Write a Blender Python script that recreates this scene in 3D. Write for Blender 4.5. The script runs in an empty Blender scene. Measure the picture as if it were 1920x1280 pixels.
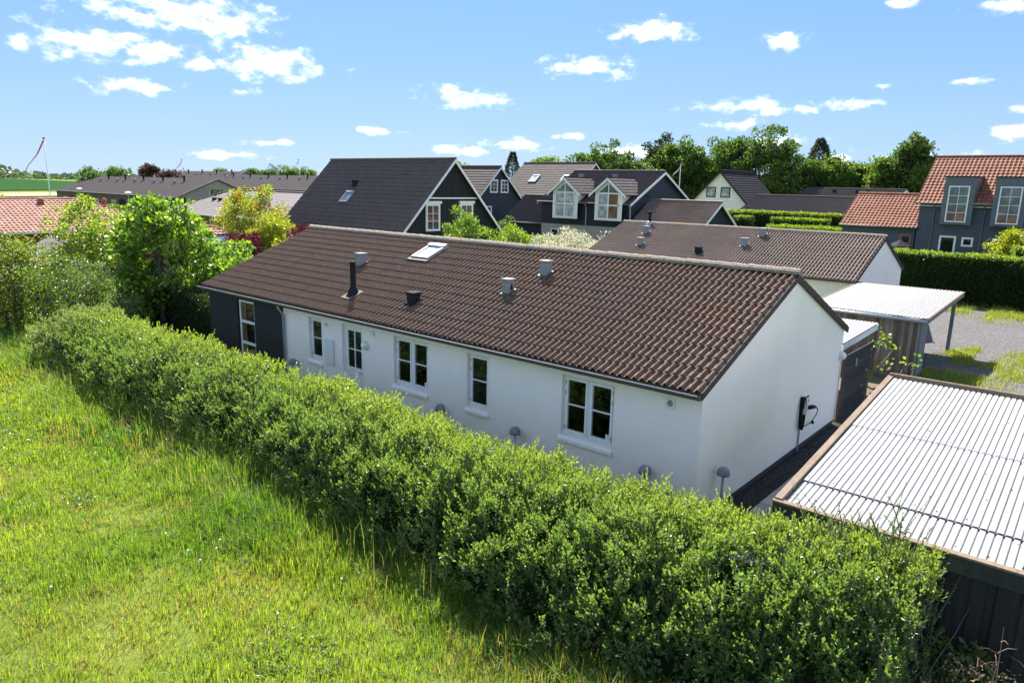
import bpy, math, random
import numpy as np
from mathutils import Vector, Matrix

random.seed(7)
rng = np.random.default_rng(7)
SC = bpy.context.scene
COL = SC.collection

# ------------------------------------------------------------------ camera
CAM = np.array([4.9744, -10.8903, 5.8477])
CR = np.array([[0.759742742, 0.649836414, 0.022441041],
               [-0.155645973, 0.148244074, 0.976625837],
               [-0.631320281, 0.745477249, -0.213771780]])   # rows: right, up, forward
FPX = 1334.04
cd = bpy.data.cameras.new('camera')
cam = bpy.data.objects.new('camera', cd)
COL.objects.link(cam)
cam.matrix_world = Matrix(((CR[0][0], CR[1][0], -CR[2][0], CAM[0]),
                           (CR[0][1], CR[1][1], -CR[2][1], CAM[1]),
                           (CR[0][2], CR[1][2], -CR[2][2], CAM[2]), (0, 0, 0, 1)))
cd.sensor_width = 36.0
cd.lens = FPX / 1920 * 36
cd.clip_start = 0.1
cd.clip_end = 8000
SC.camera = cam


def px_dir(a, b):
    d = CR.T @ np.array([(a - 960) / FPX, -(b - 640) / FPX, 1.0])
    return d / np.linalg.norm(d)


# ------------------------------------------------------------------ light
SUN_FROM = Vector((-0.747, 0.665, 1.06)).normalized()      # towards the sun
SUN_EL = math.asin(SUN_FROM.z)
SUN_AZ = math.atan2(SUN_FROM.x, SUN_FROM.y)
sl = bpy.data.lights.new('sun', 'SUN')
sl.energy = 2.9
sl.angle = math.radians(0.55)
sl.color = (1.0, 0.94, 0.85)
sun = bpy.data.objects.new('sun', sl)
COL.objects.link(sun)
sun.rotation_euler = (-SUN_FROM).to_track_quat('-Z', 'Y').to_euler()

SC.view_settings.view_transform = 'Standard'
SC.view_settings.look = 'None'
SC.view_settings.gamma = 1.0
SC.view_settings.use_curve_mapping = False
SC.view_settings.exposure = 2.35
SC.cycles.max_bounces = 8
SC.cycles.transparent_max_bounces = 8
SC.cycles.use_denoising = True

W = bpy.data.worlds.new('World')
SC.world = W
W.use_nodes = True
wt = W.node_tree
wt.nodes.clear()


def wn(t, **k):
    n = wt.nodes.new(t)
    for a, v in k.items():
        setattr(n, a, v)
    return n


def wmath(op, a, b=None, c=None, clamp=False):
    n = wt.nodes.new('ShaderNodeMath')
    n.operation = op
    n.use_clamp = clamp
    for i, v in enumerate((a, b, c)):
        if v is None:
            continue
        if isinstance(v, (int, float)):
            n.inputs[i].default_value = v
        else:
            wt.links.new(v, n.inputs[i])
    return n.outputs[0]


sky = wn('ShaderNodeTexSky', sky_type='NISHITA')
sky.sun_disc = False
sky.sun_elevation = SUN_EL
sky.sun_rotation = SUN_AZ
sky.altitude = 0
sky.air_density = 0.7
sky.dust_density = 0.6
sky.ozone_density = 2.0
tc = wn('ShaderNodeTexCoord')
sep = wn('ShaderNodeSeparateXYZ')
wt.links.new(tc.outputs['Generated'], sep.inputs[0])
az = wmath('ARCTAN2', sep.outputs[0], sep.outputs[1])
el = wmath('ARCSINE', sep.outputs[2])
# wobble of the cloud outlines
nz = wn('ShaderNodeTexNoise', noise_dimensions='3D')
nz.inputs['Scale'].default_value = 34.0
nz.inputs['Detail'].default_value = 7.0
nz.inputs['Roughness'].default_value = 0.58
mp = wn('ShaderNodeMapping')
mp.inputs['Scale'].default_value = (1.0, 1.0, 1.9)
wt.links.new(tc.outputs['Generated'], mp.inputs[0])
wt.links.new(mp.outputs[0], nz.inputs['Vector'])
CLOUDS = [(320, 22, 205, 36), (420, 40, 90, 26), (205, 84, 150, 34), (300, 100, 80, 24), (372, 118, 34, 14), (500, 118, 108, 34), (480, 95, 40, 22),
          (228, 160, 80, 17), (458, 173, 25, 11), (868, 182, 84, 19), (1100, 124, 92, 20), (1150, 135, 40, 18),
          (1215, 60, 84, 26), (1470, 74, 46, 22), (1392, 200, 92, 14), (1365, 234, 62, 11), (1506, 206, 28, 11),
          (1582, 196, 72, 13), (1652, 162, 24, 10), (1806, 152, 38, 8), (1888, 246, 60, 16), (1896, 14, 70, 18),
          (1690, 6, 30, 9), (716, 246, 44, 8), (500, 268, 60, 7), (425, 290, 76, 11), (962, 270, 56, 13), (868, 283, 56, 10),
          (1068, 256, 38, 8), (1458, 268, 60, 17), (1752, 300, 110, 17), (1560, 300, 40, 9), 
          (1180, 285, 60, 12), (1905, 205, 22, 8),]
uv = wn('ShaderNodeCombineXYZ')
wt.links.new(az, uv.inputs[0])
wt.links.new(el, uv.inputs[1])
best = None
for (cx, cy, rx, ry) in CLOUDS:
    d = px_dir(cx, cy)
    u0, v0 = math.atan2(d[0], d[1]), math.asin(d[2])
    d2 = px_dir(cx, cy + 1)
    k = math.hypot((math.atan2(d2[0], d2[1]) - u0) * math.cos(v0), math.asin(d2[2]) - v0)
    su, sv = math.cos(v0) / (rx * k), 1 / (ry * k)
    vm = wn('ShaderNodeVectorMath', operation='MULTIPLY_ADD')
    wt.links.new(uv.outputs[0], vm.inputs[0])
    vm.inputs[1].default_value = (su, sv, 0)
    vm.inputs[2].default_value = (-u0 * su, -v0 * sv, 0)
    vl = wn('ShaderNodeVectorMath', operation='LENGTH')
    wt.links.new(vm.outputs[0], vl.inputs[0])
    best = vl.outputs['Value'] if best is None else wmath('MINIMUM', best, vl.outputs['Value'])
best = wmath('SUBTRACT', 1.0, best)
m = wmath('ADD', best, wmath('MULTIPLY', wmath('SUBTRACT', nz.outputs['Fac'], 0.50), 4.0))
mr = wn('ShaderNodeMapRange', interpolation_type='SMOOTHSTEP')
mr.inputs['From Min'].default_value = -0.25
mr.inputs['From Max'].default_value = 1.45
wt.links.new(m, mr.inputs['Value'])
# extra, denser unseen cloud outside the view, added for white ambient light
nz2 = wn('ShaderNodeTexNoise', noise_dimensions='3D')
nz2.inputs['Scale'].default_value = 4.5
nz2.inputs['Detail'].default_value = 8.0
wt.links.new(mp.outputs[0], nz2.inputs['Vector'])
mr2 = wn('ShaderNodeMapRange', interpolation_type='SMOOTHSTEP')
mr2.inputs['From Min'].default_value = 0.54
mr2.inputs['From Max'].default_value = 0.64
wt.links.new(nz2.outputs['Fac'], mr2.inputs['Value'])
dt = wn('ShaderNodeVectorMath', operation='DOT_PRODUCT')
wt.links.new(tc.outputs['Generated'], dt.inputs[0])
dt.inputs[1].default_value = tuple(px_dir(960, 160))
away = wn('ShaderNodeMapRange', interpolation_type='SMOOTHSTEP')
away.inputs['From Min'].default_value = 0.80
away.inputs['From Max'].default_value = 0.62
wt.links.new(dt.outputs['Value'], away.inputs['Value'])
cmask = wmath('MAXIMUM', mr.outputs[0], wmath('MULTIPLY', mr2.outputs[0], away.outputs[0]))
cmask = wmath('POWER', cmask, 1.6)
tint = wn('ShaderNodeMix', data_type='RGBA', blend_type='MULTIPLY')
tint.inputs['Factor'].default_value = 1.0
gam = wn('ShaderNodeGamma')
gam.inputs['Gamma'].default_value = 0.33
wt.links.new(sky.outputs[0], gam.inputs['Color'])
wt.links.new(gam.outputs[0], tint.inputs['A'])
tint.inputs['B'].default_value = (0.275, 0.50, 0.86, 1)
mix = wn('ShaderNodeMix', data_type='RGBA')
wt.links.new(cmask, mix.inputs['Factor'])
hz = wn('ShaderNodeMix', data_type='RGBA')      # pale haze low in the sky, the same all the way round
wt.links.new(wmath('MULTIPLY', wmath('EXPONENT', wmath('MULTIPLY', wmath('MAXIMUM', el, 0.0), -9.0)), 0.62), hz.inputs['Factor'])
wt.links.new(tint.outputs['Result'], hz.inputs['A'])
hz.inputs['B'].default_value = (1.15, 1.32, 1.56, 1)
wt.links.new(hz.outputs['Result'], mix.inputs['A'])
mix.inputs['B'].default_value = (4.0, 4.0, 4.05, 1)
bg = wn('ShaderNodeBackground')
bg.inputs['Strength'].default_value = 0.135
wt.links.new(mix.outputs['Result'], bg.inputs['Color'])
wo = wn('ShaderNodeOutputWorld')
wt.links.new(bg.outputs[0], wo.inputs['Surface'])

# ------------------------------------------------------------------ materials
MATS = {}


def new_mat(name):
    m = bpy.data.materials.new(name)
    m.use_nodes = True
    nt = m.node_tree
    nt.nodes.clear()
    out = nt.nodes.new('ShaderNodeOutputMaterial')
    MATS[name] = m
    return m, nt, out


def N(nt, t, **k):
    n = nt.nodes.new(t)
    for a, v in k.items():
        setattr(n, a, v)
    return n


def noise(nt, vec, scale, detail=4, rough=0.55):
    n = N(nt, 'ShaderNodeTexNoise')
    n.inputs['Scale'].default_value = scale
    n.inputs['Detail'].default_value = detail
    n.inputs['Roughness'].default_value = rough
    if vec is not None:
        nt.links.new(vec, n.inputs['Vector'])
    return n.outputs['Fac']


def ramp(nt, fac, stops):
    r = N(nt, 'ShaderNodeValToRGB')
    while len(r.color_ramp.elements) < len(stops):
        r.color_ramp.elements.new(0.5)
    for e, (p, c) in zip(r.color_ramp.elements, stops):
        e.position = p
        e.color = tuple(c) + (1,) if len(c) == 3 else c
    nt.links.new(fac, r.inputs[0])
    return r.outputs[0]


def mixc(nt, fac, a, b, mode='MIX'):
    n = N(nt, 'ShaderNodeMix', data_type='RGBA', blend_type=mode)
    for key, v in (('Factor', fac), ('A', a), ('B', b)):
        if isinstance(v, (int, float)):
            n.inputs[key].default_value = v
        elif isinstance(v, tuple):
            n.inputs[key].default_value = v + (1,) if len(v) == 3 else v
        else:
            nt.links.new(v, n.inputs[key])
    return n.outputs['Result']


def sc(c, f):
    return tuple(min(1.0, x * f) for x in c)


def mat(name, col, rough=0.7, var=0.18, scale=3.0, stretch=(1, 1, 1), bump=0.0, bscale=40.0, spec=0.22, metal=0.0, rnd=0.0, stain=None, stain_amt=0.5, stain_scale=1.0, coat=0.0):
    m, nt, out = new_mat(name)
    g = N(nt, 'ShaderNodeNewGeometry')
    mp = N(nt, 'ShaderNodeMapping')
    mp.inputs['Scale'].default_value = stretch
    nt.links.new(g.outputs['Position'], mp.inputs[0])
    v = mp.outputs[0]
    f = noise(nt, v, scale, 6, 0.6)
    c = ramp(nt, f, [(0.25, sc(col, 1 - var)), (0.75, sc(col, 1 + var))])
    f2 = noise(nt, v, scale * 9, 4, 0.6)
    c = mixc(nt, 0.35, c, ramp(nt, f2, [(0.3, sc(col, 1 - var)), (0.7, sc(col, 1 + var))]))
    if stain is not None:
        fs = noise(nt, v, stain_scale, 7, 0.65)
        mk = ramp(nt, fs, [(0.5, (0, 0, 0)), (0.72, (stain_amt,) * 3)])
        c = mixc(nt, mk, c, stain)
    if rnd:
        oi = N(nt, 'ShaderNodeObjectInfo')
        rr = ramp(nt, oi.outputs['Random'], [(0, (1 - rnd,) * 3), (1, (1 + rnd,) * 3)])
        # values above 1 are kept by the multiply below
        c = mixc(nt, 1.0, c, rr, 'MULTIPLY')
    b = N(nt, 'ShaderNodeBsdfPrincipled')
    nt.links.new(c, b.inputs['Base Color'])
    b.inputs['Roughness'].default_value = rough
    b.inputs['Metallic'].default_value = metal
    b.inputs['Specular IOR Level'].default_value = spec
    b.inputs['Coat Weight'].default_value = coat
    if bump:
        bn = N(nt, 'ShaderNodeBump')
        bn.inputs['Strength'].default_value = bump
        bn.inputs['Distance'].default_value = 0.02
        nt.links.new(noise(nt, v, bscale, 5, 0.6), bn.inputs['Height'])
        nt.links.new(bn.outputs[0], b.inputs['Normal'])
    nt.links.new(b.outputs[0], out.inputs[0])
    return m


def tile_mat(name, base, vary, rough=0.6, lichen=0.0, warm=None, spec=0.35):
    """weathered roof tile: every tile its own shade, pale lichen specks, optional warm cast"""
    m, nt, out = new_mat(name)
    g = N(nt, 'ShaderNodeNewGeometry')
    sp = N(nt, 'ShaderNodeSeparateXYZ')
    nt.links.new(g.outputs['Position'], sp.inputs[0])

    def fl(o, s):
        a = N(nt, 'ShaderNodeMath', operation='MULTIPLY')
        nt.links.new(o, a.inputs[0])
        a.inputs[1].default_value = s
        b_ = N(nt, 'ShaderNodeMath', operation='FLOOR')
        nt.links.new(a.outputs[0], b_.inputs[0])
        return b_.outputs[0]
    cb = N(nt, 'ShaderNodeCombineXYZ')
    nt.links.new(fl(sp.outputs[0], 1 / 0.15), cb.inputs[0])
    nt.links.new(fl(sp.outputs[1], 1 / 0.313), cb.inputs[1])
    wnz = N(nt, 'ShaderNodeTexWhiteNoise')
    nt.links.new(cb.outputs[0], wnz.inputs['Vector'])
    c = ramp(nt, wnz.outputs['Value'], [(0, sc(base, 1 - vary)), (1, sc(base, 1 + vary))])
    big = noise(nt, g.outputs['Position'], 0.55, 5, 0.6)
    if warm is not None:
        c = mixc(nt, ramp(nt, big, [(0.42, (0, 0, 0)), (0.62, (0.75,) * 3)]), c, warm)
    fine = noise(nt, g.outputs['Position'], 34, 4, 0.7)
    c = mixc(nt, ramp(nt, fine, [(0.35, (0.45,) * 3), (0.55, (0,) * 3)]), c, sc(base, 0.55))
    if lichen:
        vo = N(nt, 'ShaderNodeTexVoronoi')
        vo.inputs['Scale'].default_value = 11
        nt.links.new(g.outputs['Position'], vo.inputs['Vector'])
        dot = ramp(nt, vo.outputs['Distance'], [(0.10, (lichen,) * 3), (0.2, (0, 0, 0))])
        c = mixc(nt, dot, c, (0.42, 0.40, 0.36))
        f3 = noise(nt, g.outputs['Position'], 1.9, 6, 0.7)
        c = mixc(nt, ramp(nt, f3, [(0.66, (0, 0, 0)), (0.74, (0.6,) * 3)]), c, (0.33, 0.2, 0.07))
    b = N(nt, 'ShaderNodeBsdfPrincipled')
    nt.links.new(c, b.inputs['Base Color'])
    b.inputs['Roughness'].default_value = rough
    b.inputs['Specular IOR Level'].default_value = spec
    bn = N(nt, 'ShaderNodeBump')
    bn.inputs['Strength'].default_value = 0.5
    bn.inputs['Distance'].default_value = 0.008
    nt.links.new(noise(nt, g.outputs['Position'], 60, 5, 0.7), bn.inputs['Height'])
    nt.links.new(bn.outputs[0], b.inputs['Normal'])
    nt.links.new(b.outputs[0], out.inputs[0])
    return m


def leaf_mat(name, trans=0.35, rough=0.42, spec=0.5, tcol=(1.25, 1.35, 0.35)):
    m, nt, out = new_mat(name)
    a = N(nt, 'ShaderNodeAttribute', attribute_name='Col')
    b = N(nt, 'ShaderNodeBsdfPrincipled')
    b.inputs['Roughness'].default_value = rough
    b.inputs['Specular IOR Level'].default_value = spec
    nt.links.new(a.outputs['Color'], b.inputs['Base Color'])
    t = N(nt, 'ShaderNodeBsdfTranslucent')
    nt.links.new(mixc(nt, 1.0, a.outputs['Color'], tcol, 'MULTIPLY'), t.inputs['Color'])
    mx = N(nt, 'ShaderNodeMixShader')
    mx.inputs[0].default_value = trans
    nt.links.new(b.outputs[0], mx.inputs[1])
    nt.links.new(t.outputs[0], mx.inputs[2])
    nt.links.new(mx.outputs[0], out.inputs[0])
    return m


def glass_mat(name, tint=(0.012, 0.014, 0.014), rough=0.03, see=0.0):
    m, nt, out = new_mat(name)
    g = N(nt, 'ShaderNodeNewGeometry')
    b = N(nt, 'ShaderNodeBsdfPrincipled')
    c = ramp(nt, noise(nt, g.outputs['Position'], 2.3, 3), [(0.35, sc(tint, 0.6)), (0.7, sc(tint, 1.6))])
    nt.links.new(c, b.inputs['Base Color'])
    b.inputs['Roughness'].default_value = rough
    b.inputs['IOR'].default_value = 1.52
    b.inputs['Specular IOR Level'].default_value = 0.75
    bn = N(nt, 'ShaderNodeBump')
    bn.inputs['Strength'].default_value = 0.02
    nt.links.new(noise(nt, g.outputs['Position'], 3.0, 2), bn.inputs['Height'])
    nt.links.new(bn.outputs[0], b.inputs['Normal'])
    nt.links.new(b.outputs[0], out.inputs[0])
    return m


m_, nt_, out_ = new_mat('clear_glass')
tr_ = N(nt_, 'ShaderNodeBsdfTransparent')
tr_.inputs['Color'].default_value = (.78, .82, .80, 1)
gl_ = N(nt_, 'ShaderNodeBsdfGlossy')
gl_.inputs['Roughness'].default_value = 0.02
gl_.inputs['Color'].default_value = (.95, .97, .97, 1)
fr_ = N(nt_, 'ShaderNodeFresnel')
fr_.inputs['IOR'].default_value = 1.75
g_ = N(nt_, 'ShaderNodeNewGeometry')
bn_ = N(nt_, 'ShaderNodeBump')
bn_.inputs['Strength'].default_value = 0.03
nt_.links.new(noise(nt_, g_.outputs['Position'], 2.5, 2), bn_.inputs['Height'])
nt_.links.new(bn_.outputs[0], gl_.inputs['Normal'])
mx_ = N(nt_, 'ShaderNodeMixShader')
nt_.links.new(fr_.outputs[0], mx_.inputs[0])
nt_.links.new(tr_.outputs[0], mx_.inputs[1])
nt_.links.new(gl_.outputs[0], mx_.inputs[2])
nt_.links.new(mx_.outputs[0], out_.inputs[0])
mat('curtain', (0.55, 0.54, 0.52), 0.9, 0.1, 3, stretch=(12, 12, 0.5))
mat('room', (0.10, 0.085, 0.07), 0.9, 0.3, 1.2)
mat('plaster', (0.92, 0.85, 0.775), 0.85, 0.03, 0.8, bump=0.25, bscale=55, stain=(0.70, 0.66, 0.60), stain_amt=0.22, stain_scale=0.5)
mat('white_paint', (0.80, 0.80, 0.78), 0.45, 0.03, 2)
mat('plinth', (0.07, 0.068, 0.066), 0.85, 0.25, 5)
mat('black_board', (0.022, 0.024, 0.028), 0.62, 0.25, 6, stretch=(1, 1, 5), bump=0.2, rnd=0.15)
mat('carport_board', (0.028, 0.028, 0.032), 0.6, 0.35, 5, stretch=(6, 6, 0.6), bump=0.35, bscale=20, rnd=0.3, stain=(0.075, 0.062, 0.045), stain_amt=0.5, stain_scale=2.2)
mat('fascia_black', (0.035, 0.036, 0.04), 0.6, 0.3, 4, stain=(0.07, 0.08, 0.045), stain_amt=0.7, stain_scale=2.0)
mat('raw_timber', (0.20, 0.15, 0.108), 0.8, 0.3, 5, stretch=(4, 0.8, 4), bump=0.4, bscale=30, stain=(0.12, 0.085, 0.06), stain_amt=0.8, stain_scale=4)
mat('grey_timber', (0.17, 0.145, 0.12), 0.85, 0.3, 4, stretch=(7, 7, 0.6), bump=0.4, bscale=25, rnd=0.35, stain=(0.07, 0.06, 0.055), stain_amt=0.8, stain_scale=2.5)
mat('blue_grey_timber', (0.19, 0.20, 0.21), 0.8, 0.25, 4, stretch=(6, 6, 0.8), bump=0.3)
mat('dark_fence', (0.045, 0.044, 0.046), 0.8, 0.3, 4, stretch=(1, 1, 6), bump=0.3, rnd=0.2)
mat('white_sheet', (0.45, 0.45, 0.447), 0.65, 0.08, 1.5, stretch=(3, 0.5, 1), bump=0.1, stain=(0.29, 0.275, 0.25), stain_amt=0.55, stain_scale=1.1)
mat('valley_shade', (0.17, 0.165, 0.155), 0.8, 0.3, 3, stain=(0.10, 0.095, 0.085), stain_amt=0.5, stain_scale=2)  # shadow beside the ribs, put into the colour of the valley faces
mat('gutter_metal', (0.10, 0.09, 0.075), 0.6, 0.2, 3)
mat('zinc', (0.36, 0.38, 0.40), 0.42, 0.15, 4, metal=0.35)
mat('vent_grey', (0.23, 0.245, 0.265), 0.7, 0.15, 5, stain=(0.36, 0.32, 0.28), stain_amt=0.5, stain_scale=6)
mat('vent_dark', (0.02, 0.022, 0.026), 0.8, 0.2, 5, spec=0.1)
mat('lead', (0.10, 0.085, 0.075), 0.6, 0.25, 9)
mat('plastic_white', (0.74, 0.74, 0.72), 0.35, 0.03, 3)
mat('plastic_black', (0.012, 0.012, 0.014), 0.4, 0.2, 8)
mat('opal', (0.78, 0.77, 0.72), 0.25, 0.03, 3)
mat('trunk', (0.14, 0.115, 0.09), 0.9, 0.35, 6, stretch=(3, 3, 0.6), bump=0.6, bscale=18)
mat('twig_dark', (0.035, 0.03, 0.02), 0.95, 0.35, 5)
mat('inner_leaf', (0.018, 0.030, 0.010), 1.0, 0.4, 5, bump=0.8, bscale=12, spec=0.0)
mat('earth', (0.13, 0.10, 0.07), 0.95, 0.3, 1.2, bump=0.6, bscale=14)
mat('paver', (0.40, 0.36, 0.325), 0.85, 0.25, 5, bump=0.35, bscale=45, rnd=0.2)
mat('pebble', (0.06, 0.055, 0.052), 0.6, 0.5, 14)
mat('gravel_bed', (0.03, 0.028, 0.026), 0.9, 0.5, 20, bump=0.9, bscale=35)
mat('brick_red', (0.23, 0.095, 0.07), 0.85, 0.25, 6)
mat('brick_brown', (0.135, 0.095, 0.078), 0.85, 0.25, 4)
mat('brick_light', (0.33, 0.29, 0.27), 0.85, 0.12, 3)
mat('felt_dark', (0.050, 0.044, 0.046), 0.95, 0.15, 0.6, bump=0.15, spec=0.05)
mat('felt_black', (0.03, 0.03, 0.034), 0.75, 0.2, 1.2)
mat('blue_clad', (0.030, 0.040, 0.055), 0.62, 0.12, 3, stretch=(1, 1, 5))
mat('navy_clad', (0.020, 0.025, 0.036), 0.6, 0.15, 3, stretch=(1, 1, 5))
mat('grey_clad', (0.075, 0.092, 0.112), 0.6, 0.12, 3, stretch=(1, 1, 5))
mat('grey_trim', (0.115, 0.14, 0.155), 0.5, 0.08, 3)
mat('brown_screen', (0.12, 0.055, 0.035), 0.8, 0.2, 4)
mat('interior_warm', (0.20, 0.13, 0.085), 0.8, 0.5, 5)
mat('flag_red', (0.55, 0.03, 0.04), 0.7, 0.1, 4)
mat('flag_white', (0.75, 0.75, 0.75), 0.7, 0.05, 4)
mat('black_metal', (0.015, 0.016, 0.017), 0.45, 0.2, 5)
mat('bark_dry', (0.24, 0.17, 0.12), 0.9, 0.3, 9)
glass_mat('glass')
glass_mat('glass_sky', (0.10, 0.13, 0.14), 0.12)
glass_mat('glass_blind', (0.33, 0.38, 0.38), 0.2)
glass_mat('greenhouse_glass', (0.30, 0.36, 0.42), 0.12)
glass_mat('glass_warm', (0.16, 0.09, 0.05), 0.15)
tile_mat('tile_brown', (0.152, 0.104, 0.078), 0.10, 0.78, 0.55, (0.172, 0.104, 0.066), 0.08)
tile_mat('tile_house2', (0.158, 0.114, 0.088), 0.09, 0.68, 0.3, (0.21, 0.15, 0.115), 0.2)
tile_mat('tile_black', (0.145, 0.115, 0.106), 0.12, 0.75, 0.0, None, 0.15)
tile_mat('tile_grey', (0.088, 0.072, 0.068), 0.12, 0.8, spec=0.12)
tile_mat('tile_red', (0.245, 0.098, 0.058), 0.25, 0.7, 0.0, (0.29, 0.125, 0.078), 0.18)
tile_mat('tile_pink', (0.46, 0.25, 0.19), 0.22, 0.7, 0.0, (0.42, 0.20, 0.14), 0.15)
tile_mat('tile_lilac', (0.19, 0.16, 0.16), 0.05, 0.75, spec=0.15)
tile_mat('tile_slate', (0.024, 0.022, 0.028), 0.1, 0.75, spec=0.15)
leaf_mat('leaf', 0.46, 0.42, 0.75, (1.55, 1.65, 0.5))
leaf_mat('petal', 0.3, 0.6, 0.3, (1.0, 1.0, 0.9))
leaf_mat('leaf_far', 0.35, 0.5, 0.3, (1.4, 1.5, 0.6))
leaf_mat('grass', 0.5, 0.5, 0.3, (1.6, 1.6, 0.45))

# mortar ridge with lichen
m_, nt_, out_ = new_mat('ridge_tile')
g_ = N(nt_, 'ShaderNodeNewGeometry')
c_ = ramp(nt_, noise(nt_, g_.outputs['Position'], 16, 6, 0.7), [(0.3, (0.10, 0.08, 0.065)), (0.55, (0.27, 0.23, 0.19)), (0.75, (0.36, 0.31, 0.25))])
c_ = mixc(nt_, ramp(nt_, noise(nt_, g_.outputs['Position'], 2.1, 6, 0.7), [(0.5, (0, 0, 0)), (0.66, (0.85,) * 3)]), c_, (0.36, 0.19, 0.045))
b_ = N(nt_, 'ShaderNodeBsdfPrincipled')
b_.inputs['Roughness'].default_value = 0.9
nt_.links.new(c_, b_.inputs['Base Color'])
bn_ = N(nt_, 'ShaderNodeBump')
bn_.inputs['Strength'].default_value = 1.0
bn_.inputs['Distance'].default_value = 0.03
nt_.links.new(noise(nt_, g_.outputs['Position'], 22, 6, 0.7), bn_.inputs['Height'])
nt_.links.new(bn_.outputs[0], b_.inputs['Normal'])
nt_.links.new(b_.outputs[0], out_.inputs[0])

# ground: meadow soil and thatch, garden green further off
m_, nt_, out_ = new_mat('ground')
g_ = N(nt_, 'ShaderNodeNewGeometry')
P_ = g_.outputs['Position']
c_ = ramp(nt_, noise(nt_, P_, 0.55, 7, 0.62), [(0.3, (0.075, 0.12, 0.018)), (0.5, (0.13, 0.18, 0.026)), (0.64, (0.19, 0.21, 0.045)), (0.78, (0.27, 0.23, 0.11))])
c_ = mixc(nt_, 0.45, c_, ramp(nt_, noise(nt_, P_, 7, 6, 0.7), [(0.3, (0.05, 0.09, 0.015)), (0.55, (0.16, 0.21, 0.03)), (0.75, (0.3, 0.27, 0.13))]))
b_ = N(nt_, 'ShaderNodeBsdfPrincipled')
b_.inputs['Roughness'].default_value = 0.95
b_.inputs['Specular IOR Level'].default_value = 0.1
nt_.links.new(c_, b_.inputs['Base Color'])
bn_ = N(nt_, 'ShaderNodeBump')
bn_.inputs['Strength'].default_value = 0.8
bn_.inputs['Distance'].default_value = 0.05
nt_.links.new(noise(nt_, P_, 25, 6, 0.7), bn_.inputs['Height'])
nt_.links.new(bn_.outputs[0], b_.inputs['Normal'])
nt_.links.new(b_.outputs[0], out_.inputs[0])

# gravel of the drive
m_, nt_, out_ = new_mat('gravel')
g_ = N(nt_, 'ShaderNodeNewGeometry')
P_ = g_.outputs['Position']
vo_ = N(nt_, 'ShaderNodeTexVoronoi')
vo_.inputs['Scale'].default_value = 22
nt_.links.new(P_, vo_.inputs['Vector'])
c_ = ramp(nt_, vo_.outputs['Color'], [(0.1, (0.038, 0.036, 0.040)), (0.5, (0.076, 0.072, 0.076)), (0.9, (0.16, 0.152, 0.15))])
c_ = mixc(nt_, ramp(nt_, noise(nt_, P_, 0.8, 6, 0.65), [(0.5, (0, 0, 0)), (0.7, (0.55,) * 3)]), c_, (0.10, 0.08, 0.055))
b_ = N(nt_, 'ShaderNodeBsdfPrincipled')
b_.inputs['Roughness'].default_value = 0.9
nt_.links.new(c_, b_.inputs['Base Color'])
bn_ = N(nt_, 'ShaderNodeBump')
bn_.inputs['Strength'].default_value = 0.9
bn_.inputs['Distance'].default_value = 0.03
nt_.links.new(vo_.outputs['Distance'], bn_.inputs['Height'])
nt_.links.new(bn_.outputs[0], b_.inputs['Normal'])
nt_.links.new(b_.outputs[0], out_.inputs[0])
mat('crop', (0.030, 0.072, 0.026), 1.0, 0.12, 0.02, spec=0.0)
mat('crop_pale', (0.30, 0.30, 0.14), 0.9, 0.12, 0.03)
mat('straw_field', (0.5, 0.47, 0.38), 0.9, 0.1, 0.05)


# ------------------------------------------------------------------ helpers
def zt(x, y):
    def ss(t):
        t = min(1, max(0, t))
        return t * t * (3 - 2 * t)
    return 1.15 * ss((y - 35.5) / 7) * ss((x + 24) / 9) + 1.0 * ss((y - 46) / 12) * ss((x + 42) / 14)


LOC = {}


def props(o, label=None, cat=None, group=None, kind=None):
    if label:
        o['label'] = label
    if cat:
        o['category'] = cat
    if group:
        o['group'] = group
    if kind:
        o['kind'] = kind
    return o


def thing(name, label, cat, loc=(0, 0, 0), group=None):
    o = bpy.data.objects.new(name, None)
    COL.objects.link(o)
    o.location = loc
    o.empty_display_size = 0.2
    LOC[o.name] = Vector(loc)
    return props(o, label, cat, group)


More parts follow.
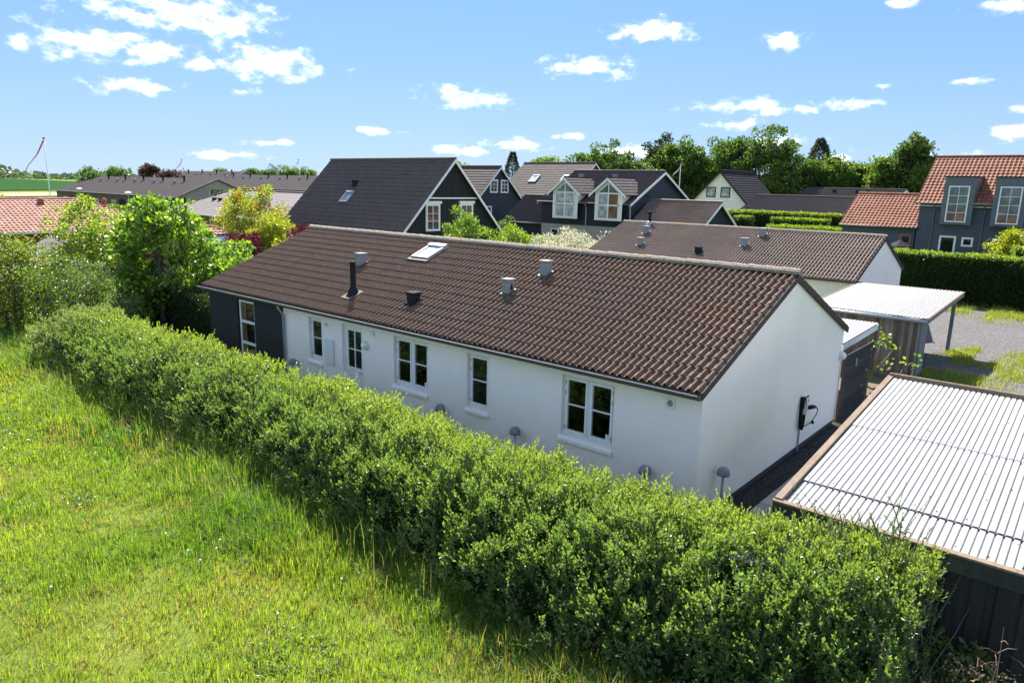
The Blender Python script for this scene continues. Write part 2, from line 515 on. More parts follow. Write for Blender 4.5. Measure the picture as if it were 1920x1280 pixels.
class MB:
    def __init__(s):
        s.v = []
        s.f = []
        s.mi = []
        s.cur = 0

    def quad(s, *p):
        i = len(s.v)
        s.v += [tuple(q) for q in p]
        s.f.append(tuple(range(i, i + len(p))))
        s.mi.append(s.cur)
        return s

    def obox(s, o, a, b, c):
        o, a, b, c = (Vector(q) for q in (o, a, b, c))
        if a.cross(b).dot(c) < 0:
            a, b = b, a
        P = [o, o + a, o + a + b, o + b, o + c, o + a + c, o + a + b + c, o + b + c]
        i = len(s.v)
        s.v += [tuple(q) for q in P]
        for f in ((0, 3, 2, 1), (4, 5, 6, 7), (0, 1, 5, 4), (1, 2, 6, 5), (2, 3, 7, 6), (3, 0, 4, 7)):
            s.f.append(tuple(i + k for k in f))
            s.mi.append(s.cur)
        return s

    def box(s, x0, x1, y0, y1, z0, z1):
        return s.obox((x0, y0, z0), (x1 - x0, 0, 0), (0, y1 - y0, 0), (0, 0, z1 - z0))

    def tube(s, pts, r, n=8, cap=True):
        pts = [Vector(q) for q in pts]
        rs = r if isinstance(r, (list, tuple)) else [r] * len(pts)
        rings = []
        for k, pnt in enumerate(pts):
            d = (pts[min(k + 1, len(pts) - 1)] - pts[max(k - 1, 0)]).normalized()
            a = Vector((0, 0, 1)) if abs(d.z) < 0.9 else Vector((1, 0, 0))
            e1 = d.cross(a).normalized()
            e2 = d.cross(e1)
            i = len(s.v)
            for j in range(n):
                t = 2 * math.pi * j / n
                s.v.append(tuple(pnt + (e1 * math.cos(t) + e2 * math.sin(t)) * rs[k]))
            rings.append(i)
        for a, b in zip(rings[:-1], rings[1:]):
            for j in range(n):
                s.f.append((a + j, a + (j + 1) % n, b + (j + 1) % n, b + j))
                s.mi.append(s.cur)
        if cap:
            s.f.append(tuple(rings[0] + j for j in range(n))[::-1])
            s.f.append(tuple(rings[-1] + j for j in range(n)))
            s.mi += [s.cur, s.cur]
        return s

    def lathe(s, o, axis, prof, n=16):
        o, axis = Vector(o), Vector(axis).normalized()
        a = Vector((0, 0, 1)) if abs(axis.z) < 0.9 else Vector((1, 0, 0))
        e1 = axis.cross(a).normalized()
        e2 = axis.cross(e1)
        rings = []
        for (r, h) in prof:
            i = len(s.v)
            for j in range(n):
                t = 2 * math.pi * j / n
                s.v.append(tuple(o + axis * h + (e1 * math.cos(t) + e2 * math.sin(t)) * r))
            rings.append(i)
        for a, b in zip(rings[:-1], rings[1:]):
            for j in range(n):
                s.f.append((a + j, a + (j + 1) % n, b + (j + 1) % n, b + j))
                s.mi.append(s.cur)
        s.f.append(tuple(rings[-1] + j for j in range(n)))
        s.f.append(tuple(rings[0] + j for j in range(n))[::-1])
        s.mi += [s.cur, s.cur]
        return s

    def build(s, name, m, parent=None, smooth=False, label=None, cat=None, group=None, kind=None, bevel=0, loc=None):
        base = LOC[parent.name] if parent is not None else Vector(loc or (0, 0, 0))
        me = bpy.data.meshes.new(name)
        bx, by, bz = base
        me.from_pydata([(x - bx, y - by, z - bz) for x, y, z in s.v], [], s.f)
        for mm in (m if isinstance(m, (list, tuple)) else [m]):
            me.materials.append(MATS[mm])
        if isinstance(m, (list, tuple)):
            me.polygons.foreach_set('material_index', s.mi)
        if smooth:
            me.polygons.foreach_set('use_smooth', [True] * len(me.polygons))
        me.update()
        o = bpy.data.objects.new(name, me)
        COL.objects.link(o)
        if parent is not None:
            o.parent = parent
            LOC[o.name] = base
        else:
            o.location = base
            LOC[o.name] = base
        if bevel:
            bv = o.modifiers.new('bevel', 'BEVEL')
            bv.width = bevel
            bv.segments = 2
            bv.limit_method = 'ANGLE'
        return props(o, label, cat, group, kind)


def inst(name, me, parent, M):
    """another object on shared mesh data; M is its world matrix"""
    o = bpy.data.objects.new(name, me)
    COL.objects.link(o)
    o.parent = parent
    M = M.copy()
    M.translation = M.translation - LOC[parent.name]
    o.matrix_basis = M
    LOC[o.name] = LOC[parent.name] + M.translation
    return o


def np_mesh(name, verts, tris, m, parent=None, col=None, kind=None, label=None, cat=None, group=None):
    base = np.array(LOC[parent.name]) if parent is not None else np.zeros(3)
    me = bpy.data.meshes.new(name)
    nv, nf = len(verts), len(tris)
    k = tris.shape[1]
    me.vertices.add(nv)
    me.vertices.foreach_set('co', (verts - base).astype(np.float32).ravel())
    me.loops.add(nf * k)
    me.loops.foreach_set('vertex_index', tris.astype(np.int32).ravel())
    me.polygons.add(nf)
    me.polygons.foreach_set('loop_start', np.arange(0, nf * k, k, dtype=np.int32))
    me.polygons.foreach_set('loop_total', np.full(nf, k, dtype=np.int32))
    me.polygons.foreach_set('use_smooth', np.zeros(nf, dtype=bool))
    me.update(calc_edges=True)
    if col is not None:
        at = me.color_attributes.new('Col', 'FLOAT_COLOR', 'POINT')
        c4 = np.ones((nv, 4), np.float32)
        c4[:, :3] = col
        at.data.foreach_set('color', c4.ravel())
    me.materials.append(MATS[m])
    o = bpy.data.objects.new(name, me)
    COL.objects.link(o)
    if parent is not None:
        o.parent = parent
    LOC[o.name] = Vector(base)
    return props(o, label, cat, group, kind)


def vnoise(p, seed=0):
    """smooth value noise, p (n,3) -> 0..1"""
    p = np.asarray(p, float)
    i = np.floor(p).astype(np.int64)
    f = p - i
    f = f * f * (3 - 2 * f)

    def h(a):
        n = a[:, 0] * 374761393 + a[:, 1] * 668265263 + a[:, 2] * 2147483647 + seed * 974711
        n = (n ^ (n >> 13)) * 1274126177
        n = n ^ (n >> 16)
        return (n & 0xffff) / 65535.0
    r = 0
    for dx in (0, 1):
        for dy in (0, 1):
            for dz in (0, 1):
                w = (f[:, 0] if dx else 1 - f[:, 0]) * (f[:, 1] if dy else 1 - f[:, 1]) * (f[:, 2] if dz else 1 - f[:, 2])
                r = r + w * h(i + np.array([dx, dy, dz]))
    return r


def unit(v):
    return v / np.maximum(1e-9, np.linalg.norm(v, axis=1, keepdims=True))


def leaves(name, pos, tip, size, col, m, parent, width=0.5, kind=None):
    """one small folded leaf per position, pointing along tip"""
    n = len(pos)
    tip = unit(tip)
    rv = unit(rng.normal(size=(n, 3)) * .75 + np.array([-.25, .22, .85]))
    side = unit(np.cross(tip, rv))
    nrm = np.cross(side, tip)
    s = size[:, None]
    v = np.empty((n, 4, 3))
    v[:, 0] = pos
    v[:, 1] = pos + tip * s * 0.5 + side * s * width * 0.5 + nrm * s * 0.10
    v[:, 2] = pos + tip * s
    v[:, 3] = pos + tip * s * 0.5 - side * s * width * 0.5 + nrm * s * 0.10
    b = np.arange(n)[:, None] * 4
    t = np.concatenate([b + np.array([0, 1, 2]), b + np.array([0, 2, 3])], 0)
    return np_mesh(name, v.reshape(-1, 3), t, m, parent, np.repeat(col, 4, axis=0), kind=kind)


def palette(n, cols, w=None, jit=0.18):
    cols = np.array(cols, float)
    cols = np.where((cols.max(1) < .2)[:, None], cols * 1.6, cols)
    k = rng.choice(len(cols), n, p=w)
    return np.clip(cols[k] * (1 + rng.normal(0, jit, (n, 1))) * (1 + rng.normal(0, 0.06, (n, 3))), 0.002, 1)


def clump_cloud(centers, radii, per, squash=0.8):
    """points scattered in overlapping clumps, denser towards each clump's skin"""
    k = len(centers)
    idx = np.repeat(np.arange(k), per)
    d = unit(rng.normal(size=(len(idx), 3)))
    r = rng.random(len(idx)) ** 0.45
    off = d * (r * radii[idx])[:, None]
    off[:, 2] *= squash
    return centers[idx] + off, d, idx


def crown_points(c, rad, nclump, per, clump_r, seed, hollow=0.55, bottom=-0.75):
    """clump centres spread through an ellipsoid with an uneven outline"""
    rs = np.random.default_rng(seed)
    d = unit(rs.normal(size=(nclump * 3, 3)))
    d = d[d[:, 2] > bottom][:nclump]
    r = hollow + (1 - hollow) * rs.random(len(d))
    r *= 0.78 + 0.44 * vnoise(d * 1.9 + seed * 3.1, seed)
    cc = np.array(c) + d * r[:, None] * np.array(rad)
    cr = clump_r * (0.6 + 0.8 * rs.random(len(d)))
    p, dd, idx = clump_cloud(cc, cr, per)
    return p, dd, cc, idx


def tree(name, label, cat, base, h, rad, cols, w=None, nclump=60, per=70, clump_r=0.5, leaf=0.12, seed=1, trunk_r=0.12, group=None,
         m='leaf', crown_z=0.6, stems=1, width=0.55, hollow=0.45, bottom=-0.8, droop=0.0, limbs=14, trunk_h=None, up=0.4):
    t = thing(name, label, cat, base, group)
    b = np.array(base, float)
    c = b + np.array([0, 0, h * crown_z])
    rad = np.array(rad, float)
    rad[2] = min(rad[2], h * (1 - crown_z) + 0.02)
    far = m == 'leaf_far'
    p, d, cc, idx = crown_points(c, rad, int(nclump * 1.15), int(per * (1.9 if far else 1.35)), clump_r * (1.15 if far else 1.1), seed, hollow, bottom)
    tip = d * 0.8 + rng.normal(0, 0.6, p.shape) + np.array([0, 0, up - droop])
    col = palette(len(p), cols, w)
    leaves('crown', p, tip, leaf * (.95 if far else 1.25) * (0.6 + 0.8 * rng.random(len(p))), col, m, t, width)
    mb = MB()
    rs = random.Random(seed)
    for s_ in range(stems):
        a = 2 * math.pi * s_ / max(1, stems) + rs.random()
        off = 0.0 if stems == 1 else 0.18
        top = Vector(c) + Vector((math.cos(a) * rad[0] * 0.25 * (stems > 1), math.sin(a) * rad[1] * 0.25 * (stems > 1), rad[2] * 0.5))
        p0 = Vector(base) + Vector((math.cos(a) * off, math.sin(a) * off, -0.1))
        mid = p0.lerp(top, 0.5) + Vector((rs.uniform(-.1, .1), rs.uniform(-.1, .1), 0)) * h * 0.2
        mb.tube([p0, p0.lerp(mid, 0.5), mid, mid.lerp(top, 0.6), top], [trunk_r * 1.25, trunk_r, trunk_r * 0.75, trunk_r * 0.45, trunk_r * 0.15], 7)
        for j in range(limbs):
            q = cc[rs.randrange(len(cc))]
            f = rs.uniform(0.25, 0.8)
            st = p0.lerp(mid, f * 2) if f < 0.5 else mid.lerp(top, f * 2 - 1)
            e = Vector(q)
            mb.tube([st, st.lerp(e, 0.5) + Vector((0, 0, 0.08 * h * 0.3)), e], [trunk_r * 0.4, trunk_r * 0.25, trunk_r * 0.06], 5, cap=False)
    mb.build('trunk', 'trunk', t, smooth=True)
    return t


def conifer(name, label, base, h, r, cols, seed, m='leaf_far', n=4200, leaf=0.3, group=None, flare=1.0):
    t = thing(name, label, 'tree', base, group)
    rs = np.random.default_rng(seed)
    f = rs.random(n) ** 0.8
    tier = np.floor(f * 11) / 11 + 0.35 * (f - np.floor(f * 11) / 11)
    ang = rs.random(n) * 2 * np.pi
    lobes = 0.72 + 0.5 * vnoise(np.stack([np.cos(ang) * 2, np.sin(ang) * 2, f * 9], 1), seed)
    rr = r * (1 - f) ** flare * lobes * (0.25 + 0.75 * rs.random(n) ** 0.4) + 0.05
    z = 0.12 * h + f * h * 0.88 - rr * 0.18
    p = np.array(base) + np.stack([np.cos(ang) * rr, np.sin(ang) * rr, z], 1)
    tip = np.stack([np.cos(ang), np.sin(ang), -0.15 + rs.normal(0, .4, n)], 1) + rs.normal(0, .35, (n, 3))
    leaves('crown', p, tip, leaf * (0.6 + 0.8 * rs.random(n)), palette(n, cols), m, t, 0.4)
    MB().tube([base, (base[0], base[1], base[2] + h * 0.95)], [0.03 * h, 0.01], 7).build('trunk', 'trunk', t)
    return t


def box_hedge(name, label, x0, x1, y0, y1, zb, zt_, cols, w=None, dens=260, leaf=0.09, seed=1, m='leaf', group=None, rough=0.10, top_cols=None):
    """a clipped hedge: leafy skin on a box with a ragged surface over a dark twiggy core"""
    t = thing(name, label, 'hedge', ((x0 + x1) / 2, (y0 + y1) / 2, zb), group)
    rs = np.random.default_rng(seed)
    faces = [((x0, y0, zb), (x1 - x0, 0, 0), (0, 0, zt_ - zb), (0, -1, 0)), ((x0, y1, zb), (x1 - x0, 0, 0), (0, 0, zt_ - zb), (0, 1, 0)),
             ((x0, y0, zb), (0, y1 - y0, 0), (0, 0, zt_ - zb), (-1, 0, 0)), ((x1, y0, zb), (0, y1 - y0, 0), (0, 0, zt_ - zb), (1, 0, 0)),
             ((x0, y0, zt_), (x1 - x0, 0, 0), (0, y1 - y0, 0), (0, 0, 1))]
    P, D, C = [], [], []
    for i, (o, a, b, n) in enumerate(faces):
        o, a, b, n = (np.array(q, float) for q in (o, a, b, n))
        k = int(np.linalg.norm(a) * np.linalg.norm(b) * dens * (0.4 if i == 1 else 1))
        if k < 1:
            continue
        p = o + rs.random((k, 1)) * a + rs.random((k, 1)) * b
        q = vnoise(p * 1.7, seed) * 0.6 + vnoise(p * 5, seed + 1) * 0.4
        p = p + n * ((q - 0.6) * rough * 4 - 0.12 * rs.random(k))[:, None]
        P.append(p)
        D.append(np.tile(n, (k, 1)))
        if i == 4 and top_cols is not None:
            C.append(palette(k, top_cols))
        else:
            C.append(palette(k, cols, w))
    P, D, C = np.concatenate(P), np.concatenate(D), np.concatenate(C)
    tip = D * 0.7 + rs.normal(0, .6, P.shape) + np.array([0, 0, 0.35])
    leaves('foliage', P, tip, leaf * (0.6 + 0.8 * rs.random(len(P))), C, m, t, 0.55)
    i_ = 0.2 if min(x1 - x0, y1 - y0) > 0.6 else 0.12
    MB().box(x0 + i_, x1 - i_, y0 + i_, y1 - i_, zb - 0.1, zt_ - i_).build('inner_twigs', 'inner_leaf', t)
    return t


# ---- roofs
def tile_profile(kind):
    """height across one tile (fraction of width, height)"""
    if kind == 'double':
        one = [(0, 0.0), (0.08, 0.004), (0.20, 0.030), (0.36, 0.057), (0.46, 0.062), (0.56, 0.055), (0.78, 0.008), (0.84, 0.0)]
        return [(x / 2, h) for x, h in one] + [(0.5 + x / 2, h) for x, h in one] + [(1.0, 0.0)]
    if kind == 'double_far':
        one = [(0, 0.0), (0.22, 0.036), (0.46, 0.064), (0.78, 0.008)]
        return [(x / 2, h) for x, h in one] + [(0.5 + x / 2, h) for x, h in one] + [(1.0, 0.0)]
    if kind == 'pan':
        return [(0, 0.045), (0.12, 0.03), (0.3, 0.004), (0.55, 0.0), (0.78, 0.02), (0.9, 0.055), (1.0, 0.045)]
    return [(0, 0.0), (1.0, 0.0)]     # flat


def tile_arrays(kind, tw, ln, th):
    pr = tile_profile(kind)
    k = len(pr)
    lift = th * 1.05
    v = [(a * tw, 0.0, h + lift) for a, h in pr] + [(a * tw, ln, h) for a, h in pr] + [(a * tw, 0.004, max(-0.01, h + lift - th)) for a, h in pr]
    f = []
    for i in range(k - 1):
        f.append((i, i + 1, k + i + 1, k + i))
        f.append((2 * k + i, 2 * k + i + 1, i + 1, i))
    return np.array(v), np.array(f)


def frame(U, S):
    U, S = Vector(U).normalized(), Vector(S).normalized()
    return U, S, U.cross(S).normalized()


def tile_slope(parent, O, U, S, width, length, mname, kind='double_far', tw=0.30, gauge=0.34, th=0.024, n_obj=0, name='roof_tile', keep=None, from_end=True):
    """tiles of one roof slope: the n_obj columns nearest one end as single objects, the rest as one mesh"""
    U, S, Nn = frame(U, S)
    nc, nr = max(1, round(width / tw)), max(1, round(length / gauge))
    tw, gauge = width / nc, length / nr
    tv, tf = tile_arrays(kind, tw, gauge * 1.14, th)
    B = np.array([U, S, Nn])
    wv = tv @ B
    n_cols_obj = min(nc, n_obj // nr) if n_obj else 0
    allv, allf = [], []
    O = Vector(O)
    me = None
    if n_cols_obj:
        me = bpy.data.meshes.new(name)
        me.from_pydata([tuple(q) for q in tv], [], [tuple(int(a) for a in q) for q in tf])
        me.materials.append(MATS[mname])
        R3 = Matrix((U, S, Nn)).transposed().to_4x4()
    for j in range(nr):
        for i in range(nc):
            if keep is not None and not keep((i + 0.5) * tw, (j + 0.5) * gauge):
                continue
            o = O + U * (i * tw) + S * (j * gauge)
            # slight unevenness from tile to tile
            dz = random.uniform(-0.003, 0.004)
            ds = random.uniform(-0.006, 0.006)
            o = o + Nn * dz + S * ds
            if n_cols_obj and (i >= nc - n_cols_obj if from_end else i < n_cols_obj):
                M = R3.copy()
                M.translation = o
                inst(name, me, parent, M)
            else:
                allf.append(tf + len(allv) * len(tv))
                allv.append(wv + np.array(o))
    if allv:
        np_mesh(name, np.concatenate(allv), np.concatenate(allf), mname, parent, kind='stuff')


def slope_slab(mb, O, U, S, width, length, th):
    U, S, Nn = frame(U, S)
    mb.obox(Vector(O) - Nn * th, U * width, S * length, Nn * th)


def ridge_tiles(parent, A, B_, mname, r=0.11, ln=0.36, single=True, lift=0.0):
    A, B_ = Vector(A), Vector(B_)
    d = (B_ - A)
    n = max(1, round(d.length / ln))
    step = d / n
    if single:
        mb = MB()
        D = d.normalized()
        sd = Vector((0, 0, 1)).cross(D).normalized()
        up = D.cross(sd)
        if up.z < 0:
            up = -up
        k = 7
        for e in (0, 1):
            rr = r * (1.12 if e == 0 else 0.97)
            for q in range(k):
                t = math.pi * (q / (k - 1))
                mb.v.append(tuple(D * (e * step.length * 1.05) + sd * math.cos(t) * rr * 1.1 + up * (math.sin(t) * rr - 0.03)))
        for q in range(k - 1):
            mb.f.append((q, q + 1, k + q + 1, k + q))
            mb.mi.append(0)
        mb.f.append(tuple(range(k)))
        mb.mi.append(0)
        mb.f.append(tuple(range(2 * k - 1, k - 1, -1)))
        mb.mi.append(0)
        me = bpy.data.meshes.new('ridge_tile')
        me.from_pydata(mb.v, [], mb.f)
        me.materials.append(MATS[mname])
        for i in range(n):
            M = Matrix.Translation(A + step * i + Vector((0, 0, lift + random.uniform(-.004, .006))))
            inst('ridge_tile', me, parent, M)
    else:
        mb = MB()
        for i in range(n):
            a = A + step * i
            mb.tube([a, a + step * 1.03], [r * 1.06, r * 0.95], 8)
        mb.build('ridge_cap', mname, parent, kind='stuff')


def surf_window(parent, o, u, w, h, cols=2, rows=2, fw=0.07, name='window', fm='white_paint', gm='glass', proud=0.05, bar=0.03, gms=None, label=None):
    """window set on a wall surface: o lower-left corner on the wall, u along the wall (left to right seen from outside)"""
    o, u = Vector(o), Vector(u).normalized()
    z = Vector((0, 0, 1))
    n = u.cross(z).normalized()
    mb = MB()
    d = n * proud
    mb.obox(o, u * w, z * fw, d)
    mb.obox(o + z * (h - fw), u * w, z * fw, d)
    mb.obox(o + z * fw, u * fw, z * (h - 2 * fw), d)
    mb.obox(o + z * fw + u * (w - fw), u * fw, z * (h - 2 * fw), d)
    iw, ih = w - 2 * fw, h - 2 * fw
    for i in range(1, cols):
        mb.obox(o + z * fw + u * (fw + iw * i / cols - bar / 2), u * bar, z * ih, d * 0.8)
    for j in range(1, rows):
        mb.obox(o + z * (fw + ih * j / rows - bar / 2) + u * fw, u * iw, z * bar, d * 0.72)
    wo_ = mb.build(name, fm, parent, label=label)
    for j in range(rows):
        for i in range(cols):
            p = MB().obox(o + u * (fw + iw * i / cols) + z * (fw + ih * j / rows) - n * 0.01, u * (iw / cols), z * (ih / rows), n * (0.01 + proud * 0.35))
            p.build('pane', (gms[j * cols + i] if gms else gm), wo_)
    return wo_


def skylight(parent, O, U, S, w, l, th=0.10, gm='glass_sky', fm='zinc'):
    U, S, Nn = frame(U, S)
    O = Vector(O)
    fr = MB()
    b = 0.08
    fr.obox(O, U * w, S * b, Nn * th)
    fr.obox(O + S * (l - b * 1.8), U * w, S * b * 1.8, Nn * (th + 0.03))
    fr.obox(O + S * b, U * b, S * (l - 2.8 * b), Nn * th)
    fr.obox(O + S * b + U * (w - b), U * b, S * (l - 2.8 * b), Nn * th)
    fo = fr.build('skylight', fm, parent)
    MB().obox(O + S * b + U * b, U * (w - 2 * b), S * (l - 2.8 * b), Nn * (th - 0.02)).build('pane', gm, fo)
    MB().obox(O - U * 0.06 - S * 0.12, U * (w + 0.12), S * 0.115, Nn * 0.06).build('flashing', 'lead', fo)
    return fo


def roof_vent(parent, p, S, sx=0.27, h=0.42, m='vent_grey', cap=True, hole=False):
    x, y, z = p
    mb = MB()
    a, b = sx / 2, sx / 2
    # slightly tapered box
    lo = [(x - a * 0.92, y - b * 0.92, z - 0.2), (x + a * 0.92, y - b * 0.92, z - 0.2), (x + a * 0.92, y + b * 0.92, z - 0.2), (x - a * 0.92, y + b * 0.92, z - 0.2)]
    hi = [(x - a, y - b, z + h), (x + a, y - b, z + h), (x + a, y + b, z + h), (x - a, y + b, z + h)]
    i = 0
    mb.v = lo + hi
    mb.f = [(0, 1, 5, 4), (1, 2, 6, 5), (2, 3, 7, 6), (3, 0, 4, 7), (4, 5, 6, 7)]
    mb.mi = [0] * 5
    vo = mb.build('roof_vent', m, parent)
    MB().box(x - a * 1.22, x + a * 1.22, y - b * 1.22, y + b * 1.22, z + h, z + h + 0.045).build('cap', m, vo, bevel=0.01)
    s_ = Vector(S).normalized()
    MB().obox(Vector((x - a * 1.3, y, z)) - s_ * (sx * 0.75), (a * 2.6, 0, 0), s_ * (sx * 1.5), (0, 0, 0.075)).build('flashing', 'lead' if m == 'vent_grey' else 'vent_dark', vo)
    if hole:
        pr = [(0, 0.12), (0.028, 0.05), (0.045, -0.01), (0.036, -0.05), (0, -0.07), (-0.036, -0.05), (-0.045, -0.01), (-0.028, 0.05)]
        f = MB()
        f.quad(*[(x + a * 0.985 + 0.004, y + q, z + h * 0.52 + r) for q, r in pr])
        f.build('louvre_hole', 'vent_dark', vo)
    return vo


def lap_boards(parent, O, u, w, z0, z1, mname, bh=0.16, name='cladding', top=None, single=False, proud=0.035, holes=()):
    """horizontal lapped boards; top(s) optional: (s0, s1) extent at height z; single: each board its own object"""
    O, u = Vector(O), Vector(u).normalized()
    n = u.cross(Vector((0, 0, 1))).normalized()
    k = max(1, round((z1 - z0) / bh))
    bh = (z1 - z0) / k
    mb = MB()
    for j in range(k):
        za, zb_ = z0 + j * bh, z0 + (j + 1) * bh
        s0, s1 = (0, w) if top is None else top((za + zb_) / 2)
        if s1 - s0 < 0.05:
            continue
        segs = [(s0, s1)]
        for (h0, h1, hz0, hz1) in holes:
            if zb_ > hz0 + 0.01 and za < hz1 - 0.01:
                segs = [q for (a, b) in segs for q in ((a, min(b, h0)), (max(a, h1), b)) if q[1] - q[0] > 0.02]
        for (a, b) in segs:
            if single:
                mb = MB()
            A = O + u * a + Vector((0, 0, za - O.z))
            E = u * (b - a)
            i = len(mb.v)
            mb.v += [tuple(q) for q in (A + n * proud, A + E + n * proud, A + E + n * 0.004 + Vector((0, 0, bh * 1.04)), A + n * 0.004 + Vector((0, 0, bh * 1.04)), A - n * 0.01, A + E - n * 0.01)]
            mb.f += [(i, i + 1, i + 2, i + 3), (i + 4, i + 5, i + 1, i), (i + 4, i, i + 3), (i + 1, i + 5, i + 2)]
            mb.mi += [0] * 4
            if single:
                mb.build(name, mname, parent)
    if not single:
        mb.build(name, mname, parent, kind='stuff')


def gable_house(name, label, axis, a0, a1, b0, b1, zg, ze, zr, wall_m, tile_m, tile_kind='double_far', over=0.3, gover=0.15, barge='white_paint',
                tw=0.30, gauge=0.345, n_obj=0, ridge_single=False, gable_m=None, th=0.03, ridge_m=None, gutter='gutter_metal', group=None, tiles_back=True):
    """gabled house; axis 'x': ridge along x, a = x range, b = y range; axis 'y': a = y range, b = x range"""
    def P(a, b, z):
        return Vector((a, b, z)) if axis == 'x' else Vector((b, a, z))
    t = thing(name, label, 'house', P((a0 + a1) / 2, (b0 + b1) / 2, zg), group)
    bm_ = (b0 + b1) / 2
    half = (b1 - b0) / 2
    slope = (zr - ze) / (half + over)
    zw = ze + slope * over - 0.10           # wall top under the roof
    zp = zr - 0.14
    MB().quad(P(a0, b0, zg - 0.6), P(a1, b0, zg - 0.6), P(a1, b0, zw), P(a0, b0, zw)).build('wall', wall_m, t)
    MB().quad(P(a1, b1, zg - 0.6), P(a0, b1, zg - 0.6), P(a0, b1, zw), P(a1, b1, zw)).build('wall', wall_m, t)
    for a in (a0, a1):
        q = [P(a, b0, zg - 0.6), P(a, b1, zg - 0.6), P(a, b1, zw), P(a, bm_, zp), P(a, b0, zw)]
        MB().quad(*q).build('gable_wall', gable_m or wall_m, t)
    rf = MB()
    L_ = a1 - a0 + 2 * gover
    sl = math.hypot(half + over, zr - ze)
    for sgn in (-1, 1):
        be = b0 - over if sgn < 0 else b1 + over
        O = P(a0 - gover, be, ze - 0.03)
        U = P(1, 0, 0)
        S = P(0, -sgn * (half + over), zr - ze)
        Nn = U.cross(S)
        flip = Nn.z < 0
        Ou = O + U * L_ if flip else O
        Uu = -U if flip else U
        slope_slab(rf, Ou, Uu, S, L_, sl, 0.09)
    ro = rf.build('roof', 'felt_black', t)
    for sgn in (-1, 1):
        be = b0 - over if sgn < 0 else b1 + over
        U = P(1, 0, 0)
        S = P(0, -sgn * (half + over), zr - ze)
        O = P(a0 - gover, be, ze - 0.02)
        flip = U.cross(S).z < 0
        Ou = O + U * L_ if flip else O
        Uu = -U if flip else U
        front = sgn < 0
        tile_slope(ro, Ou, Uu, S, L_, sl, tile_m, tile_kind, tw, gauge, th, n_obj if front else 0, from_end=not flip)
    ridge_tiles(ro, P(a0 - gover, bm_, zr + 0.01), P(a1 + gover, bm_, zr + 0.01), ridge_m or tile_m, single=ridge_single)
    if barge:
        for a in (a0 - gover, a1 + gover):
            for sgn in (-1, 1):
                be = b0 - over if sgn < 0 else b1 + over
                S = P(0, -sgn * (half + over), zr - ze)
                aa = a - 0.03 if a == a0 - gover else a
                MB().obox(P(aa, be, ze - 0.22), P(0.03, 0, 0), S, Vector((0, 0, 0.2))).build('bargeboard', barge, t)
    if gutter:
        for sgn in (-1, 1):
            be = (b0 - over - 0.06) if sgn < 0 else (b1 + over + 0.06)
            MB().tube([P(a0 - gover, be, ze - 0.04), P(a1 + gover, be, ze - 0.04)], 0.06, 8).build('gutter', gutter, t, smooth=True)
    return t, ro


# ================================================================== SETTING
def ground_sheet():
    xs = np.concatenate([np.linspace(-3500, -160, 14), np.linspace(-150, 60, 85), np.linspace(80, 3500, 14)])
    ys = np.concatenate([np.linspace(-2000, -60, 8), np.linspace(-50, 130, 75), np.linspace(150, 3500, 14)])
    X, Y = np.meshgrid(xs, ys)
    Z = np.vectorize(zt)(X, Y)
    Z = Z + (vnoise(np.stack([X.ravel() * .3, Y.ravel() * .3, Y.ravel() * 0], 1)).reshape(X.shape) - 0.5) * 0.05 * (np.abs(X) < 120)
    v = np.stack([X, Y, Z], -1).reshape(-1, 3)
    n = len(xs)
    idx = np.arange(len(v)).reshape(len(ys), n)
    f = np.stack([idx[:-1, :-1], idx[:-1, 1:], idx[1:, 1:], idx[1:, :-1]], -1).reshape(-1, 4)
    np_mesh('ground', v, f, 'ground', kind='structure')


ground_sheet()


def sheet(name, pts, z, m):
    return MB().quad(*[(x, y, z) for x, y in pts]).build(name, m, kind='structure')


sheet('gravel_drive', [(0.13, 8.1), (0.64, 8.1), (0.64, 5.6), (14, 5.6), (15, 22), (14, 32.6), (4, 33.0), (-2.6, 33.2), (-2.9, 29), (-2.9, 20.1), (-2.9, 14.5), (0.13, 14.4)], 0.034, 'gravel')
sheet('gravel_strip', [(-0.1, -1.6), (0.47, -1.6), (0.47, 8.4), (-0.1, 8.4)], 0.036, 'gravel_bed')
sheet('garden_soil', [(-17.5, -1.6), (0.04, -1.6), (0.04, -0.02), (-17.5, -0.02)], 0.036, 'earth')
sheet('yard_soil', [(-3.0, 8.0), (0.12, 8.0), (0.12, 14.45), (-3.0, 14.45)], 0.037, 'earth')
# far fields behind the left-hand rows
sheet('crop_field', [(-260, 20), (-1500, -60), (-2300, 330), (-420, 240)], 0.3, 'crop')
sheet('straw_field', [(-205, 34), (-224, 26), (-262, 70), (-232, 80)], 0.32, 'crop_pale')

# pavers of the side path
pv = bpy.data.meshes.new('paver')
pm_ = MB().box(-0.195, 0.195, -0.195, 0.195, 0, 0.045)
pv.from_pydata(pm_.v, [], pm_.f)
pv.materials.append(MATS['paver'])
path = MB().quad((0.46, -2.2, 0.0335), (1.92, -2.2, 0.0335), (1.92, 8.2, 0.0335), (0.46, 8.2, 0.0335)).build('side_path', 'gravel_bed', kind='structure')
for i in range(3):
    for j in range(25):
        M = Matrix.Translation((0.69 + i * 0.40, -2.0 + j * 0.40 + (0.2 if i % 2 else 0), 0.03 + random.uniform(-.004, .006))) @ Matrix.Rotation(random.uniform(-.015, .015), 4, 'Z')
        inst('paver', pv, path, M)
